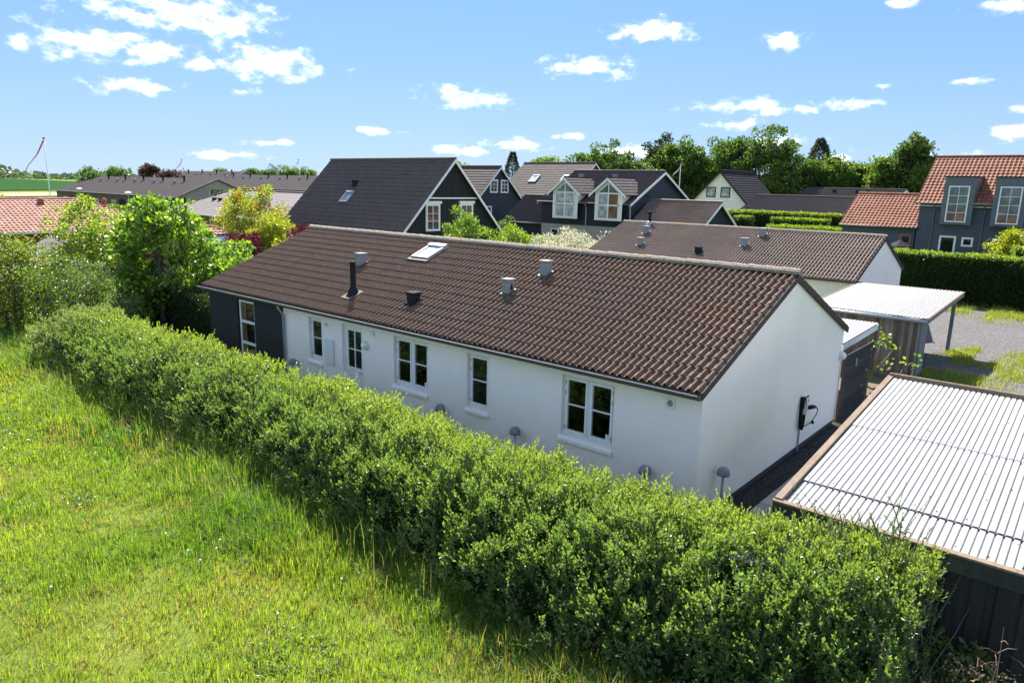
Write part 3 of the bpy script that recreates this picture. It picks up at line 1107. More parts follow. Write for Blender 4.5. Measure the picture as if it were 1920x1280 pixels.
# dark pebbles in the strip beside the gable
k = 1500
pp = np.stack([rng.uniform(0.09, 0.46, k), rng.uniform(-1.4, 8.1, k), np.full(k, 0.045)], 1)
oc = np.array([(1, 0, 0), (-1, 0, 0), (0, 1, 0), (0, -1, 0), (0, 0, .7), (0, 0, -.7)], float)
of = np.array([(0, 2, 4), (2, 1, 4), (1, 3, 4), (3, 0, 4), (2, 0, 5), (1, 2, 5), (3, 1, 5), (0, 3, 5)])
sz = rng.uniform(.015, .038, (k, 1, 1))
np_mesh('pebbles', (pp[:, None] + oc[None] * sz * rng.uniform(.7, 1.3, (k, 1, 3))).reshape(-1, 3), (np.arange(k)[:, None, None] * 6 + of[None]).reshape(-1, 3), 'pebble',
        kind='stuff', label='dark pebbles along the foot of the white gable wall', cat='pebbles')

# ================================================================== MAIN HOUSE
HE, HR, HD, HL, HO = 2.58, 4.224, 7.86, 16.95, 0.15
SLOPE = (HR - HE) / (HD / 2 + HO)


def roof_z(y):
    return HE + (y + HO) * SLOPE


house = thing('white_house', 'long low white rendered house with brown wavy tiles right behind the leafy hedge', 'house', (-8.5, 3.93, 0))


def wall_front(parent, name, m, y, x0, x1, z0, z1, holes, depth=0.11):
    xs = sorted({x0, x1, *[h[0] for h in holes], *[h[1] for h in holes]})
    zs = sorted({z0, z1, *[h[2] for h in holes], *[h[3] for h in holes]})
    mb = MB()
    for a, b in zip(xs[:-1], xs[1:]):
        for c, d in zip(zs[:-1], zs[1:]):
            if any(h[0] <= a and b <= h[1] and h[2] <= c and d <= h[3] for h in holes):
                continue
            mb.quad((a, y, c), (b, y, c), (b, y, d), (a, y, d))
    for (a, b, c, d) in holes:
        e = y + depth
        mb.quad((a, y, c), (a, y, d), (a, e, d), (a, e, c))
        mb.quad((b, y, d), (b, y, c), (b, e, c), (b, e, d))
        mb.quad((a, y, d), (b, y, d), (b, e, d), (a, e, d))
        mb.quad((b, y, c), (a, y, c), (a, e, c), (b, e, c))
    return mb.build(name, m, parent)


WIN = [(-11.50, -10.90, 1.10, 2.27, 1), (-7.98, -6.77, 1.07, 2.28, 2), (-5.52, -4.88, 1.05, 2.28, 1), (-2.94, -1.74, 1.05, 2.29, 2)]
DOOR = (-10.02, -9.17, 0.12, 2.29)
holes = [w[:4] for w in WIN] + [DOOR]
wall_front(house, 'wall', 'plaster', 0.0, -12.72, 0.0, 0.16, roof_z(0) - 0.05, holes)
BW = (-15.20, -14.30, 0.35, 2.30)
wall_front(house, 'wall', 'black_board', 0.0, -16.95, -12.72, 0.16, roof_z(0) - 0.05, [BW])
lap_boards(house, (-16.95, 0, 0), (1, 0, 0), 4.16, 0.18, 2.52, 'black_board', 0.155, 'weatherboard', single=True, proud=0.026, holes=[(-15.24 + 16.95, -14.26 + 16.95, 0.30, 2.34)])
for x in (0.0, -16.95):
    MB().quad((x, 0, 0.16), (x, HD, 0.16), (x, HD, roof_z(0) - 0.05), (x, HD / 2, HR - 0.08), (x, 0, roof_z(0) - 0.05)).build('gable_wall', 'plaster', house)
MB().quad((0, HD, 0.16), (-16.95, HD, 0.16), (-16.95, HD, roof_z(0) - .05), (0, HD, roof_z(0) - .05)).build('wall', 'plaster', house)
MB().box(-16.93, -0.02, 0.02, HD - 0.02, -0.3, 0.159).build('plinth', 'plinth', house)


def cut_window(parent, x0, x1, z0, z1, ncase, y=0.0, name='window', rec=0.075, label=None):
    """white timber window in a reveal: frame, casements, panes, slanting sill"""
    fw = 0.045
    yb = y + rec
    fr = MB()
    fr.box(x0, x1, yb, yb + 0.06, z0, z0 + fw)
    fr.box(x0, x1, yb, yb + 0.06, z1 - fw, z1)
    fr.box(x0, x0 + fw, yb, yb + 0.06, z0 + fw, z1 - fw)
    fr.box(x1 - fw, x1, yb, yb + 0.06, z0 + fw, z1 - fw)
    iw = (x1 - x0 - 2 * fw) / ncase
    for c in range(1, ncase):
        xm = x0 + fw + iw * c
        fr.box(xm - 0.022, xm + 0.022, yb - 0.004, yb + 0.06, z0 + fw, z1 - fw)
    wo_ = fr.build(name, 'white_paint', parent, bevel=0.006, label=label)
    for c in range(ncase):
        a = x0 + fw + iw * c + (0.022 if c else 0)
        b = x0 + fw + iw * (c + 1) - (0.022 if c < ncase - 1 else 0)
        s_ = 0.058
        ca = MB()
        ca.box(a + .004, b - .004, yb - 0.016, yb + 0.03, z0 + fw + .004, z0 + fw + s_ + .012)
        ca.box(a + .004, b - .004, yb - 0.016, yb + 0.03, z1 - fw - s_, z1 - fw - .004)
        ca.box(a + .004, a + s_, yb - 0.016, yb + 0.03, z0 + fw + s_ + .012, z1 - fw - s_)
        ca.box(b - s_, b - .004, yb - 0.016, yb + 0.03, z0 + fw + s_ + .012, z1 - fw - s_)
        zm = (z0 + z1) / 2 + 0.02
        ca.box(a + s_, b - s_, yb - 0.008, yb + 0.028, zm - 0.014, zm + 0.014)
        ca.build('casement', 'white_paint', wo_, bevel=0.005)
        for (p, q) in ((z0 + fw + s_, zm - 0.014), (zm + 0.014, z1 - fw - s_)):
            MB().box(a + s_ - .003, b - s_ + .003, yb + 0.012, yb + 0.02, p, q).build('pane', 'clear_glass' if ncase == 2 else 'glass', wo_)
        hx = a + .012 if c == 0 else b - .012
        hg = MB()
        for zz in (z0 + 0.16, (z0 + z1) / 2 + 0.25, z1 - 0.16):
            hg.box(hx - .011, hx + .011, yb - 0.024, yb - 0.0165, zz - 0.04, zz + 0.04)
        hg.build('hinge', 'zinc', wo_)
    return wo_


for (x0, x1, z0, z1, nc) in WIN:
    w_ = cut_window(house, x0 + .004, x1 - .004, z0 + .004, z1 - .004, nc)
    s_ = MB()
    s_.v = [(x0 - .04, -0.055, z0 - .12), (x1 + .02, -0.055, z0 - .12), (x1 + .02, 0.004, z0 - .12), (x0 - .04, 0.004, z0 - .12),
            (x0 - .04, -0.055, z0 - .045), (x1 + .02, -0.055, z0 - .045), (x1 + .02, 0.004, z0 - .006), (x0 - .04, 0.004, z0 - .006)]
    s_.f = [(0, 1, 5, 4), (1, 2, 6, 5), (2, 3, 7, 6), (3, 0, 4, 7), (4, 5, 6, 7), (3, 2, 1, 0)]
    s_.mi = [0] * 6
    s_.build('sill', 'plaster', w_, bevel=0.012)
    if nc == 2:
        MB().box(x0 - .2, x1 + .2, 1.9, 1.95, .6, 2.45).build('room_wall', 'room', w_)
        MB().box(x0 - .2, x1 + .2, .16, .34, z0 - .06, z0 - .02).build('inner_sill', 'white_paint', w_)
        cu_ = MB()
        for q in range(7):
            cu_.box(x0 + .06 + q * .03, x0 + .085 + q * .03, .20 + .02 * (q % 2), .23 + .02 * (q % 2), z0 + .0, z1 - .02)
        cu_.build('curtain', 'curtain', w_, kind='stuff')
        MB().lathe((x1 - .30, .25, z0 - .02), (0, 0, 1), [(.04, 0), (.06, .1), (.05, .17), (.025, .2)], 12).build('vase', 'plastic_white', w_, smooth=True)
        MB().box(x1 - .20, x1 - .125, 0.082, 0.0865, z0 + .115, z0 + .225).build('sticker', 'plastic_white', w_)
# tall window of the black end
fr = MB()
x0, x1, z0, z1 = BW
for (a, b, c, d) in ((x0, x1, z0, z0 + .07), (x0, x1, z1 - .07, z1), (x0, x0 + .07, z0 + .07, z1 - .07), (x1 - .07, x1, z0 + .07, z1 - .07), (x0 + .07, x1 - .07, 1.60, 1.68), (x0 + .07, x1 - .07, 0.94, 1.02)):
    fr.box(a, b, 0.03, 0.10, c, d)
wb = fr.build('window', 'white_paint', house, bevel=0.006)
for (c, d) in ((z0 + .07, .94), (1.02, 1.60), (1.68, z1 - .07)):
    MB().box(x0 + .07, x1 - .07, 0.065, 0.075, c, d).build('pane', 'glass', wb)
    MB().box(x0 + .12, x0 + .34, 0.055, 0.064, c + .02, d - .02).build('curtain', 'glass_warm', wb)
# door
dx0, dx1, dz0, dz1 = DOOR
dm = MB()
for (a, b, c, d) in ((dx0, dx0 + .05, dz0, dz1), (dx1 - .05, dx1, dz0, dz1), (dx0 + .05, dx1 - .05, dz1 - .05, dz1)):
    dm.box(a, b, 0.07, 0.13, c, d)
dl = MB()
a, b = dx0 + .055, dx1 - .055
for q in ((a, b, dz0, dz0 + .16), (a, b, dz1 - .16, dz1 - .055), (a, a + .1, dz0 + .16, dz1 - .16), (b - .1, b, dz0 + .16, dz1 - .16), (a + .1, b - .1, 1.05, 1.17)):
    dl.box(q[0], q[1], 0.075, 0.118, q[2], q[3])
dl.box((a + b) / 2 - .018, (a + b) / 2 + .018, .08, .112, 1.17, dz1 - .16)
dl.box(a + .1, (a + b) / 2 - .018, .08, .112, 1.63, 1.66)
dl.box((a + b) / 2 + .018, b - .1, .08, .112, 1.63, 1.66)
door = dl.build('door', 'white_paint', house, bevel=0.005)
dm.build('frame', 'white_paint', door, bevel=0.005)
for (p, q) in ((a + .1, (a + b) / 2 - .018), ((a + b) / 2 + .018, b - .1)):
    for (c, d) in ((1.17, 1.63), (1.66, dz1 - .16)):
        MB().box(p, q, .094, .102, c, d).build('pane', 'glass', door)
MB().box(a + .1, b - .1, .088, .105, dz0 + .16, 1.05).build('panel', 'white_paint', door)
MB().tube([(b - .05, .07, 1.08), (b - .05, .03, 1.08), (b - .16, .03, 1.08)], .01, 6).build('handle', 'zinc', door)

# roof
SV = Vector((0, HD / 2 + HO, HR - HE))
SLEN = SV.length
rf = MB()
slope_slab(rf, (-17.05, -HO, HE - 0.045), (1, 0, 0), SV, 17.11, SLEN, 0.07)
slope_slab(rf, (0.06, HD + HO, HE - 0.045), (-1, 0, 0), (0, -SV.y, SV.z), 17.11, SLEN, 0.07)
roof = rf.build('roof', 'plinth', house)
tile_slope(roof, (-17.05, -HO - 0.03, HE - 0.05), (1, 0, 0), SV, 17.11, SLEN, 'tile_brown', 'double', 0.30, SLEN / 13, 0.026, 300)
tile_slope(roof, (0.06, HD + HO + .03, HE - 0.05), (-1, 0, 0), (0, -SV.y, SV.z), 17.11, SLEN, 'tile_brown', 'double', 0.30, SLEN / 13, 0.026, 0)
ridge_tiles(roof, (-17.05, HD / 2, HR + 0.02), (0.07, HD / 2, HR + 0.02), 'ridge_tile', 0.115, 0.36)
mat('verge', (0.060, 0.050, 0.045), 0.8, 0.25, 8)
for sgn in (-1, 1):
    y = -HO if sgn < 0 else HD + HO
    for x in (0.015, -17.06):
        MB().obox((x, y, HE - .155), (0.05, 0, 0), (0, -sgn * SV.y, SV.z), (0, 0, 0.14)).build('verge_board', 'verge', house)
# gutter: open half round in lengths with joints
for k in range(11):
    xa, xb = -17.12 + k * 1.56, -17.12 + (k + 1) * 1.56
    g = MB()
    npt = 9
    for x in (xa, xb):
        for (rr) in (0.095, 0.087):
            for q in range(npt):
                t = math.pi * q / (npt - 1)
                g.v.append((x, -HO - 0.075 - math.cos(t) * rr, HE - 0.055 - math.sin(t) * rr))
    for q in range(npt - 1):
        g.f.append((q, q + 1, 2 * npt + q + 1, 2 * npt + q))
        g.f.append((npt + q + 1, npt + q, 3 * npt + q, 3 * npt + q + 1))
    g.f.append((0, 2 * npt, 3 * npt, npt))
    g.f.append((npt - 1, 2 * npt - 1, 4 * npt - 1, 3 * npt - 1))
    g.mi = [0] * len(g.f)
    go = g.build('gutter', 'gutter_metal', house)
    MB().tube([(xa, -HO - .171, HE - .052), (xb, -HO - .171, HE - .052)], 0.009, 6).build('bead', 'zinc', go)
    jt = MB()
    for q in range(npt - 1):
        t0, t1 = math.pi * q / (npt - 1), math.pi * (q + 1) / (npt - 1)
        for x in (xb - .02,):
            P_ = [(-HO - .075 - math.cos(t) * .098, HE - .055 - math.sin(t) * .098) for t in (t0, t1)]
            jt.quad((x, *P_[0]), (x, *P_[1]), (x + .035, *P_[1]), (x + .035, *P_[0]))
    jt.build('joint', 'lead', go)
ge = MB()
pr = [(-HO - .075 - math.cos(math.pi * q / 8) * .096, HE - .055 - math.sin(math.pi * q / 8) * .096) for q in range(9)]
for x in (0.043, -17.122):
    ge.quad(*[(x, *q) for q in pr])
ge.build('gutter_end', 'gutter_metal', house)
MB().box(-17.0, 0.0, -0.10, -0.075, HE - .16, HE - .05).build('fascia', 'white_paint', house)
MB().tube([(-12.64, -HO - .075, HE - .12), (-12.64, -HO - .07, HE - .2), (-12.64, -0.06, HE - .42), (-12.64, -0.06, 0.05)], 0.038, 10).build('downpipe', 'zinc', house, smooth=True)
bt = MB()
bt.tube([(-0.2, HD + HO + .075, HE - .1), (-17, HD + HO + .075, HE - .1)], .06, 8)
bt.build('gutter', 'gutter_metal', house)
MB().tube([(0.045, 7.77, 1.75), (0.045, 7.77, 0.2)], 0.012, 6).build('conduit', 'plastic_white', house)

# roof fittings
skylight(house, (-10.34, 2.70, roof_z(2.70) + .02), (1, 0, 0), SV, 0.68, 0.84, 0.10, 'glass_blind')
roof_vent(house, (-11.82, 2.05, roof_z(2.05)), SV, .23, .33, 'vent_grey')
roof_vent(house, (-8.12, .78, roof_z(.78)), SV, .24, .24, 'vent_dark')
roof_vent(house, (-5.88, 1.74, roof_z(1.74)), SV, .215, .33, 'vent_grey', hole=True)
roof_vent(house, (-5.52, 2.70, roof_z(2.70)), SV, .215, .34, 'vent_grey')
fx, fy = -10.37, .66
fl = MB().lathe((fx, fy, roof_z(fy) - .2), (0, 0, 1), [(.075, 0), (.075, 1.05), (.085, 1.05), (.085, 1.09), (.07, 1.10)], 16).build('flue_pipe', 'vent_dark', house, smooth=False)
MB().lathe((fx, fy, roof_z(fy) - .05), (0, 0, 1), [(.23, 0), (.16, .10), (.10, .25), (.09, .27)], 16).build('collar', 'vent_dark', fl)
MB().obox(Vector((fx - .22, fy - .26, roof_z(fy - .26) + .035)), (.44, 0, 0), SV.normalized() * .46, (0, 0, .02)).build('flashing', 'lead', fl)

# fittings on the front wall
MB().box(-10.70, -10.36, -0.065, -0.004, 1.12, 1.80).build('meter_box', 'plastic_white', house, bevel=0.012)


def bulkhead(p, n):
    lp = MB().lathe(p, n, [(.125, 0), (.125, .035), (.115, .05)], 20).build('wall_lamp', 'plastic_white', house)
    MB().lathe(Vector(p) + Vector(n) * .045, n, [(.10, 0), (.097, .03), (.08, .065), (.045, .088), (.0, .095)], 20).build('globe', 'opal', lp, smooth=True)


bulkhead((-9.02, -.002, 1.87), (0, -1, 0))
bulkhead((.002, 7.78, 1.86), (1, 0, 0))
MB().box(-8.80, -8.68, -0.045, -0.003, 2.16, 2.27).build('sensor', 'plastic_white', house, bevel=.01)
MB().lathe((-10.68, -.002, 2.17), (0, -1, 0), [(.04, 0), (.05, .05), (.03, .08)], 12).build('sensor', 'plastic_white', house)
vp = MB().box(-.69, -.49, -.022, -.002, 2.11, 2.31).build('air_grille', 'plastic_white', house, bevel=.008)
for q in range(4):
    zz = 2.165 + q * .03
    hw = math.sqrt(max(.0004, .055 ** 2 - (zz - 2.21) ** 2))
    MB().box(-.59 - hw, -.59 + hw, -.027, -.023, zz - .009, zz + .009).build('slot', 'vent_dark', vp)


def vent_pipe(x, y, h, label, wall=(0, -1)):
    t = thing('vent_pipe', label, 'vent pipe', (x, y, 0), 'domed vent pipes beside the white house')
    MB().tube([(x, y, -.05), (x, y, h)], .026, 10).build('pipe', 'zinc', t, smooth=True)
    MB().lathe((x, y, h - .05), (0, 0, 1), [(.03, .0), (.115, -.01), (.118, .03), (.10, .09), (.062, .13), (.02, .146)], 18).build('dome', 'vent_grey', t, smooth=True)


vent_pipe(-6.2, -.16, .90, 'grey domed vent pipe between the double window near the door and the narrow window')
vent_pipe(-3.98, -.16, .90, 'grey domed vent pipe just left of the double window nearest the gable corner')
vent_pipe(-.92, -.16, .92, 'grey domed vent pipe below the round air grille on the front wall')
vent_pipe(.16, .75, .92, 'grey domed vent pipe standing against the white gable wall')
vent_pipe(-12.1, -.16, .92, 'grey domed vent pipe beside the downpipe next to the black cladding')

# car charger on the gable wall
ch = thing('wall_charger', 'white wall charger with coiled black cable on the white gable wall', 'charger', (.01, 5.25, .1))
MB().box(.004, .10, 5.16, 5.42, .93, 1.33).build('housing', 'plastic_white', ch, bevel=.02)
MB().box(.101, .106, 5.30, 5.33, 1.22, 1.27).build('indicator', 'plastic_black', ch)
hk = MB()
hk.box(.004, .10, 5.06, 5.13, 1.10, 1.36)
hk.box(.10, .13, 5.15, 5.26, 1.345, 1.385)
hk.build('cable_hanger', 'plastic_black', ch, bevel=.012)
for q in range(4):
    r_ = .085 + .010 * q
    pts = [(.03 + .022 * q, 5.10 + math.cos(t) * r_, .98 + math.sin(t) * (.36 + .01 * q)) for t in np.linspace(0, 2 * math.pi, 25)]
    MB().tube(pts, .013, 6).build('cable', 'plastic_black', ch, smooth=True)
MB().tube([(.10, 5.36, 1.06), (.17, 5.44, 1.08), (.19, 5.55, 1.06), (.19, 5.66, 1.02)], [.045, .05, .038, .02], 10).build('plug', 'plastic_black', ch, smooth=True)
MB().tube([(.19, 5.64, 1.03), (.17, 5.85, .93), (.12, 5.98, .78), (.08, 5.92, .66), (.07, 5.72, .60), (.06, 5.4, .60), (.05, 5.12, .66)], .012, 6).build('cable', 'plastic_black', ch, smooth=True)
MB().lathe((.06, 5.82, .60), (1, 0, 0), [(.02, 0), (.045, .02), (.045, .05), (.02, .07)], 10).build('plug_cap', 'plastic_black', ch)
MB().tube([(.022, 5.16, .93), (.022, 5.16, .02)], .018, 8).build('conduit', 'zinc', ch)

# ================================================================== NEAR CARPORT
cp = thing('near_carport', 'black boarded carport with white corrugated roof edged in raw timber at hedge end', 'carport', (4.6, 1.0, 0))
CX0, CX1, CY0, CY1, CZ0, CZ1 = 1.97, 8.6, -1.86, 3.75, 1.80, 2.42


def cz(y):
    return CZ0 + (y - CY0) / (CY1 - CY0) * (CZ1 - CZ0)


def corr_sheet(parent, x0, x1, y0, y1, zf, pitch, amp, m, lift=0.0, name='roof_sheet', flat=0.30):
    """trapezoid-wave sheet; waves run along y"""
    n = max(1, round((x1 - x0) / pitch))
    pts = []
    for i in range(n):
        a = x0 + (x1 - x0) * i / n
        w = (x1 - x0) / n
        pts += [(a, 0), (a + w * 0.17, 0), (a + w * 0.25, amp * .8), (a + w * 0.33, amp), (a + w * .82, amp), (a + w * .92, amp * .8)]
    pts.append((x1, 0))
    mb = MB()
    k = len(pts)
    for y in (y0, y1):
        mb.v += [(x, y, zf(y) + h + lift) for x, h in pts]
    for y in (y0, y1):
        mb.v += [(x, y, zf(y) + h + lift - .008) for x, h in pts]
    mb.f = [(i, i + 1, k + i + 1, k + i) for i in range(k - 1)] + [(2 * k + i + 1, 2 * k + i, 3 * k + i, 3 * k + i + 1) for i in range(k - 1)]
    mb.f += [(2 * k + i, 2 * k + i + 1, i + 1, i) for i in range(k - 1)] + [(k + i, k + i + 1, 3 * k + i + 1, 3 * k + i) for i in range(k - 1)]
    mb.mi = [(1 if i % 6 == 0 else 0) for i in range(k - 1)] + [0] * (len(mb.f) - k + 1)  # valley faces get the painted rib shadow
    return mb.build(name, [m, 'valley_shade'], parent)


rows_ = [(CY0 + .06, -1.03, 0.0), (-1.10, 1.20, .026), (1.12, CY1 - .05, .040)]
xs_ = [CX0 + .10, 3.66, 5.30, 6.95, 8.5]
for r_, (ya, yb, lf) in enumerate(rows_):
    for a, b in zip(xs_[:-1], xs_[1:]):
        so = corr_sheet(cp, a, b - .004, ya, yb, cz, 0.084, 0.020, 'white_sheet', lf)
        sm = MB()
        n = round((b - a) / .084)
        for ym in (ya + .12, (ya + yb) / 2 + .1, yb - .18):
            if yb - ya < 1.2 and ym != ya + .12:
                continue
            for i in range(0, n, 4):
                if random.random() < .12:
                    continue
                sm.lathe((a + (b - a) * (i + .58) / n, ym + random.uniform(-.03, .03), cz(ym) + .020 + lf - .002), (0, 0, 1), [(.012, 0), (.012, .006), (.006, .012)], 6)
        sm.build('screw', 'vent_dark', so, kind='stuff')
# dark joint line under the step, timber edging and structure
MB().box(CX0 + .10, 8.5, -1.075, -1.03, cz(-1.05) - .02, cz(-1.05) + .03).build('lap_batten', 'raw_timber', cp)
MB().obox((CX0, CY0, CZ0 - .14), (.10, 0, 0), (0, CY1 - CY0, CZ1 - CZ0), (0, 0, .225)).build('edge_board', 'raw_timber', cp, bevel=.008)
MB().box(CX0, 8.6, CY0 - .045, CY0 - .002, CZ0 - .17, CZ0 + .03).build('fascia', 'fascia_black', cp)
MB().box(CX0 - .01, 8.6, CY0 - .06, CY0 + .05, CZ0 + .031, CZ0 + .062).build('edge_board', 'raw_timber', cp, bevel=.006)
MB().box(CX0 + .02, 8.6, CY1 - .03, CY1 + .03, CZ1 - .1, CZ1 + .125).build('edge_board', 'raw_timber', cp, bevel=.008)
for x in (2.03, 4.3, 6.5, 8.4):
    for y in (CY0 + .08, CY1 - .1):
        MB().box(x, x + .1, y, y + .1, -.05, cz(y) - .02).build('post', 'grey_timber', cp)
for y in (-.6, .7, 2.0, 3.2):
    MB().box(2.1, 8.5, y, y + .05, cz(y) - .14, cz(y) - .012).build('rafter', 'grey_timber', cp)
# board-on-board front wall, boards standing proud in turn
x = 2.95
k = 0
while x < 8.55:
    w = random.uniform(.125, .15)
    yo = CY0 + (.0 if k % 2 else .03)
    MB().box(x, x + w, yo, yo + .022, random.uniform(.02, .05), CZ0 - .171).build('board', 'carport_board', cp, bevel=.003)
    x += w - (.02 if k % 2 else .018)
    k += 1
# clutter of dead leaves on the sheets
dl_ = rng.uniform([2.6, -1.5], [8, 3.3], (26, 2))
MBl = MB()
for (x, y) in dl_:
    lf = 0.0 if y < -1.05 else (.026 if y < 1.15 else .04)
    a = random.random() * 6.28
    L_ = random.uniform(.02, .06)
    MBl.obox((x, y, cz(y) + .021 + lf), (math.cos(a) * L_, math.sin(a) * L_, .006), (-math.sin(a) * L_ * .4, math.cos(a) * L_ * .4, .004), (0, 0, .006))
MBl.build('leaf_litter', 'bark_dry', label='brown dead leaves and twigs lying on the white corrugated roof', cat='leaf litter', kind='stuff')

# ================================================================== FAR CARPORT
c2 = thing('far_carport', 'weathered grey boarded carport with white corrugated roof on the gravel drive', 'carport', (-1.3, 17.3, 0))
FX0, FX1, FY0, FY1, FZ0, FZ1 = -3.05, 0.72, 14.3, 20.5, 2.02, 2.26


def fz(y):
    return FZ0 + (y - FY0) / (FY1 - FY0) * (FZ1 - FZ0)


for a, b in ((FX0 + .05, -2.05), (-2.045, -1.14), (-1.135, -.22), (-.215, FX1 - .06)):
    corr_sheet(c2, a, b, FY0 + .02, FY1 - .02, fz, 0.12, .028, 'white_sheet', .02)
MB().obox((FX1 - .06, FY0 - .03, FZ0 - .13), (.05, 0, 0), (0, FY1 - FY0 + .06, FZ1 - FZ0), (0, 0, .15)).build('edge_board', 'blue_grey_timber', c2)
MB().obox((FX1 - .085, FY0 - .03, FZ0 + .022), (.09, 0, 0), (0, FY1 - FY0 + .06, FZ1 - FZ0), (0, 0, .03)).build('edge_board', 'raw_timber', c2)
MB().obox((FX0 - .02, FY0, FZ0 - .1), (.05, 0, 0), (0, FY1 - FY0, FZ1 - FZ0), (0, 0, .15)).build('edge_board', 'raw_timber', c2)
MB().box(FX0, FX1 - .07, FY1 - .01, FY1 + .03, FZ1 - .1, FZ1 + .06).build('edge_board', 'raw_timber', c2)
MB().tube([(FX0, FY0 - .06, FZ0 - .03), (FX1 - .02, FY0 - .06, FZ0 - .05)], .05, 8).build('gutter', 'zinc', c2, smooth=True)
x = FX0 + .05
k = 0
while x < .46:
    w = random.uniform(.10, .13)
    yo = 14.46 + (0 if k % 2 else .024)
    MB().box(x, x + w, yo, yo + .02, random.uniform(.0, .04), FZ0 - .06).build('board', 'grey_timber', c2)
    x += w - .004
    k += 1
y = 14.47
while y < 15.4:
    w = random.uniform(.10, .125)
    MB().box(.50, .522, y, y + w - .006, 0, fz(y) - .07).build('board', 'blue_grey_timber', c2)
    y += w
for y in (14.42, 20.05):
    MB().box(.44, .56 if y > 15 else .498, y, y + .11, -.05, fz(y) - .02).build('post', 'blue_grey_timber', c2)
MB().box(FX0, .45, 17.2, 17.26, fz(17.2) - .16, fz(17.2) + .0).build('beam', 'blue_grey_timber', c2)
MB().obox((.46, FY0 + .1, FZ0 - .16), (.06, 0, 0), (0, FY1 - FY0 - .2, FZ1 - FZ0), (0, 0, .14)).build('beam', 'blue_grey_timber', c2)

# lean-to and dark board fence between house and far carport
ln = thing('lean_to', 'small lean-to with pale corrugated roof and white fascia behind the white gable', 'shed', (-1.2, 10.6, 0))
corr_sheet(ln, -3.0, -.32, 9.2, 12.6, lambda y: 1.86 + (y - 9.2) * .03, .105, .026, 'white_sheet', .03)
MB().obox((-.345, 9.15, 1.70), (.03, 0, 0), (0, 3.5, .105), (0, 0, .16)).build('fascia', 'white_paint', ln)
MB().box(-3.0, -.35, 9.16, 9.18, 1.72, 1.88).build('fascia', 'white_paint', ln)
for x, y in ((-.45, 9.25), (-.45, 12.4), (-2.9, 9.25), (-2.9, 12.4)):
    MB().box(x, x + .09, y, y + .09, -.05, 1.84).build('post', 'grey_timber', ln)
fe = thing('board_fence', 'dark horizontal board fence with a house number next to the white gable', 'fence', (.12, 9.2, 0))
for j in range(12):
    MB().box(.10, .125, 8.02, 10.35, .06 + j * .15, .06 + j * .15 + .142).build('board', 'dark_fence', fe)
for y in (8.05, 9.2, 10.26):
    MB().box(.02, .098, y, y + .08, -.05, 1.82).build('post', 'dark_fence', fe)
# house number on the fence
nm = MB()
for zc, r_ in ((1.585, .045), (1.48, .058)):
    nm.tube([(.134, 8.85 + math.cos(t) * r_ * .8, zc + math.sin(t) * r_) for t in np.linspace(0, 2 * math.pi, 15)], .012, 6)
nm.build('house_number', 'zinc', fe, kind='stuff')

# ================================================================== OTHER HOUSES
# ---- the twin of the white house, behind it
H2X0, H2X1, H2Y0, H2Y1, H2E, H2R = -16.55, -3.1, 20.22, 28.08, 2.37, 4.01
h2, r2 = gable_house('white_house', 'second white rendered house with brown tiles and five roof vents beside the far carport', 'x', H2X0, H2X1, H2Y0, H2Y1, 0, H2E, H2R, 'plaster', 'tile_house2',
                     'double', .15, .06, None, n_obj=300, ridge_single=True, ridge_m='ridge_tile', gauge=.338, th=.026)
S2 = Vector((0, 4.08, 1.64))


def z2(y):
    return H2E + (y - H2Y0 + .15) * 1.64 / 4.08


for x in (H2X0 - .075, H2X1 + .02):
    for sgn in (-1, 1):
        y = H2Y0 - .15 if sgn < 0 else H2Y1 + .15
        MB().obox((x, y, H2E - .16), (.05, 0, 0), (0, -sgn * 4.08, 1.64), (0, 0, .13)).build('verge_board', 'verge', h2)
for (x, y, h, m) in ((-14.0, 21.6, .36, 'vent_grey'), (-14.45, 22.9, .36, 'vent_grey'), (-10.6, 21.3, .26, 'vent_dark'), (-8.75, 22.3, .36, 'vent_grey'), (-8.35, 23.4, .36, 'vent_grey')):
    roof_vent(h2, (x, y, z2(y)), S2, .28, h, m)
fl2 = MB().lathe((-14.9, 24.0, z2(24.0) - .1), (0, 0, 1), [(.08, 0), (.08, .62), (.11, .62), (.11, .78), (.07, .80)], 14).build('flue_pipe', 'vent_dark', h2)
MB().lathe((-14.9, 24.0, z2(24.0) - .05), (0, 0, 1), [(.24, 0), (.12, .2), (.09, .22)], 14).build('collar', 'zinc', fl2)

# ---- big black timber house with steep dark tiles
h3, r3 = gable_house('black_timber_house', 'tall black timber house with steep dark tiled roof and white trimmed gable windows', 'x', -39.0, -27.0, 16.3, 25.3, 0, 2.38, 7.36, 'navy_clad', 'tile_black',
                     over=.45, gover=.30, th=.03)
# vertical boarding on the gable that shows
for j in range(46):
    y = 16.42 + j * .193
    ztop = 2.7 + (4.5 - abs(y + .08 - 20.8)) * (7.1 - 2.75) / 4.5
    MB().box(-26.998, -26.975, y, y + .115, 0.1, ztop).build('board', 'black_board', h3)
MB().box(-26.97, -26.93, 18.6, 23.0, 4.96, 5.05).build('trim', 'white_paint', h3)
for y in (18.55, 21.45):
    w_ = surf_window(h3, (-26.97, y, 3.05), (0, 1, 0), 1.15, 1.62, 2, 3, .12, gms=['glass', 'glass', 'glass_warm', 'glass_warm', 'glass_warm', 'glass_warm'], proud=.09)
    MB().box(-26.97, -26.83, y - .1, y + 1.25, 4.67, 4.83).build('header', 'white_paint', w_)
MB().obox((-26.68, 15.85, 2.30), (-.32, 0, 0), (0, 4.95, 4.98), (0, 0, .03)).build('soffit', 'white_paint', h3)
MB().obox((-26.68, 25.75, 2.30), (-.32, 0, 0), (0, -4.95, 4.98), (0, 0, .03)).build('soffit', 'white_paint', h3)
S3 = Vector((0, 4.95, 4.98))
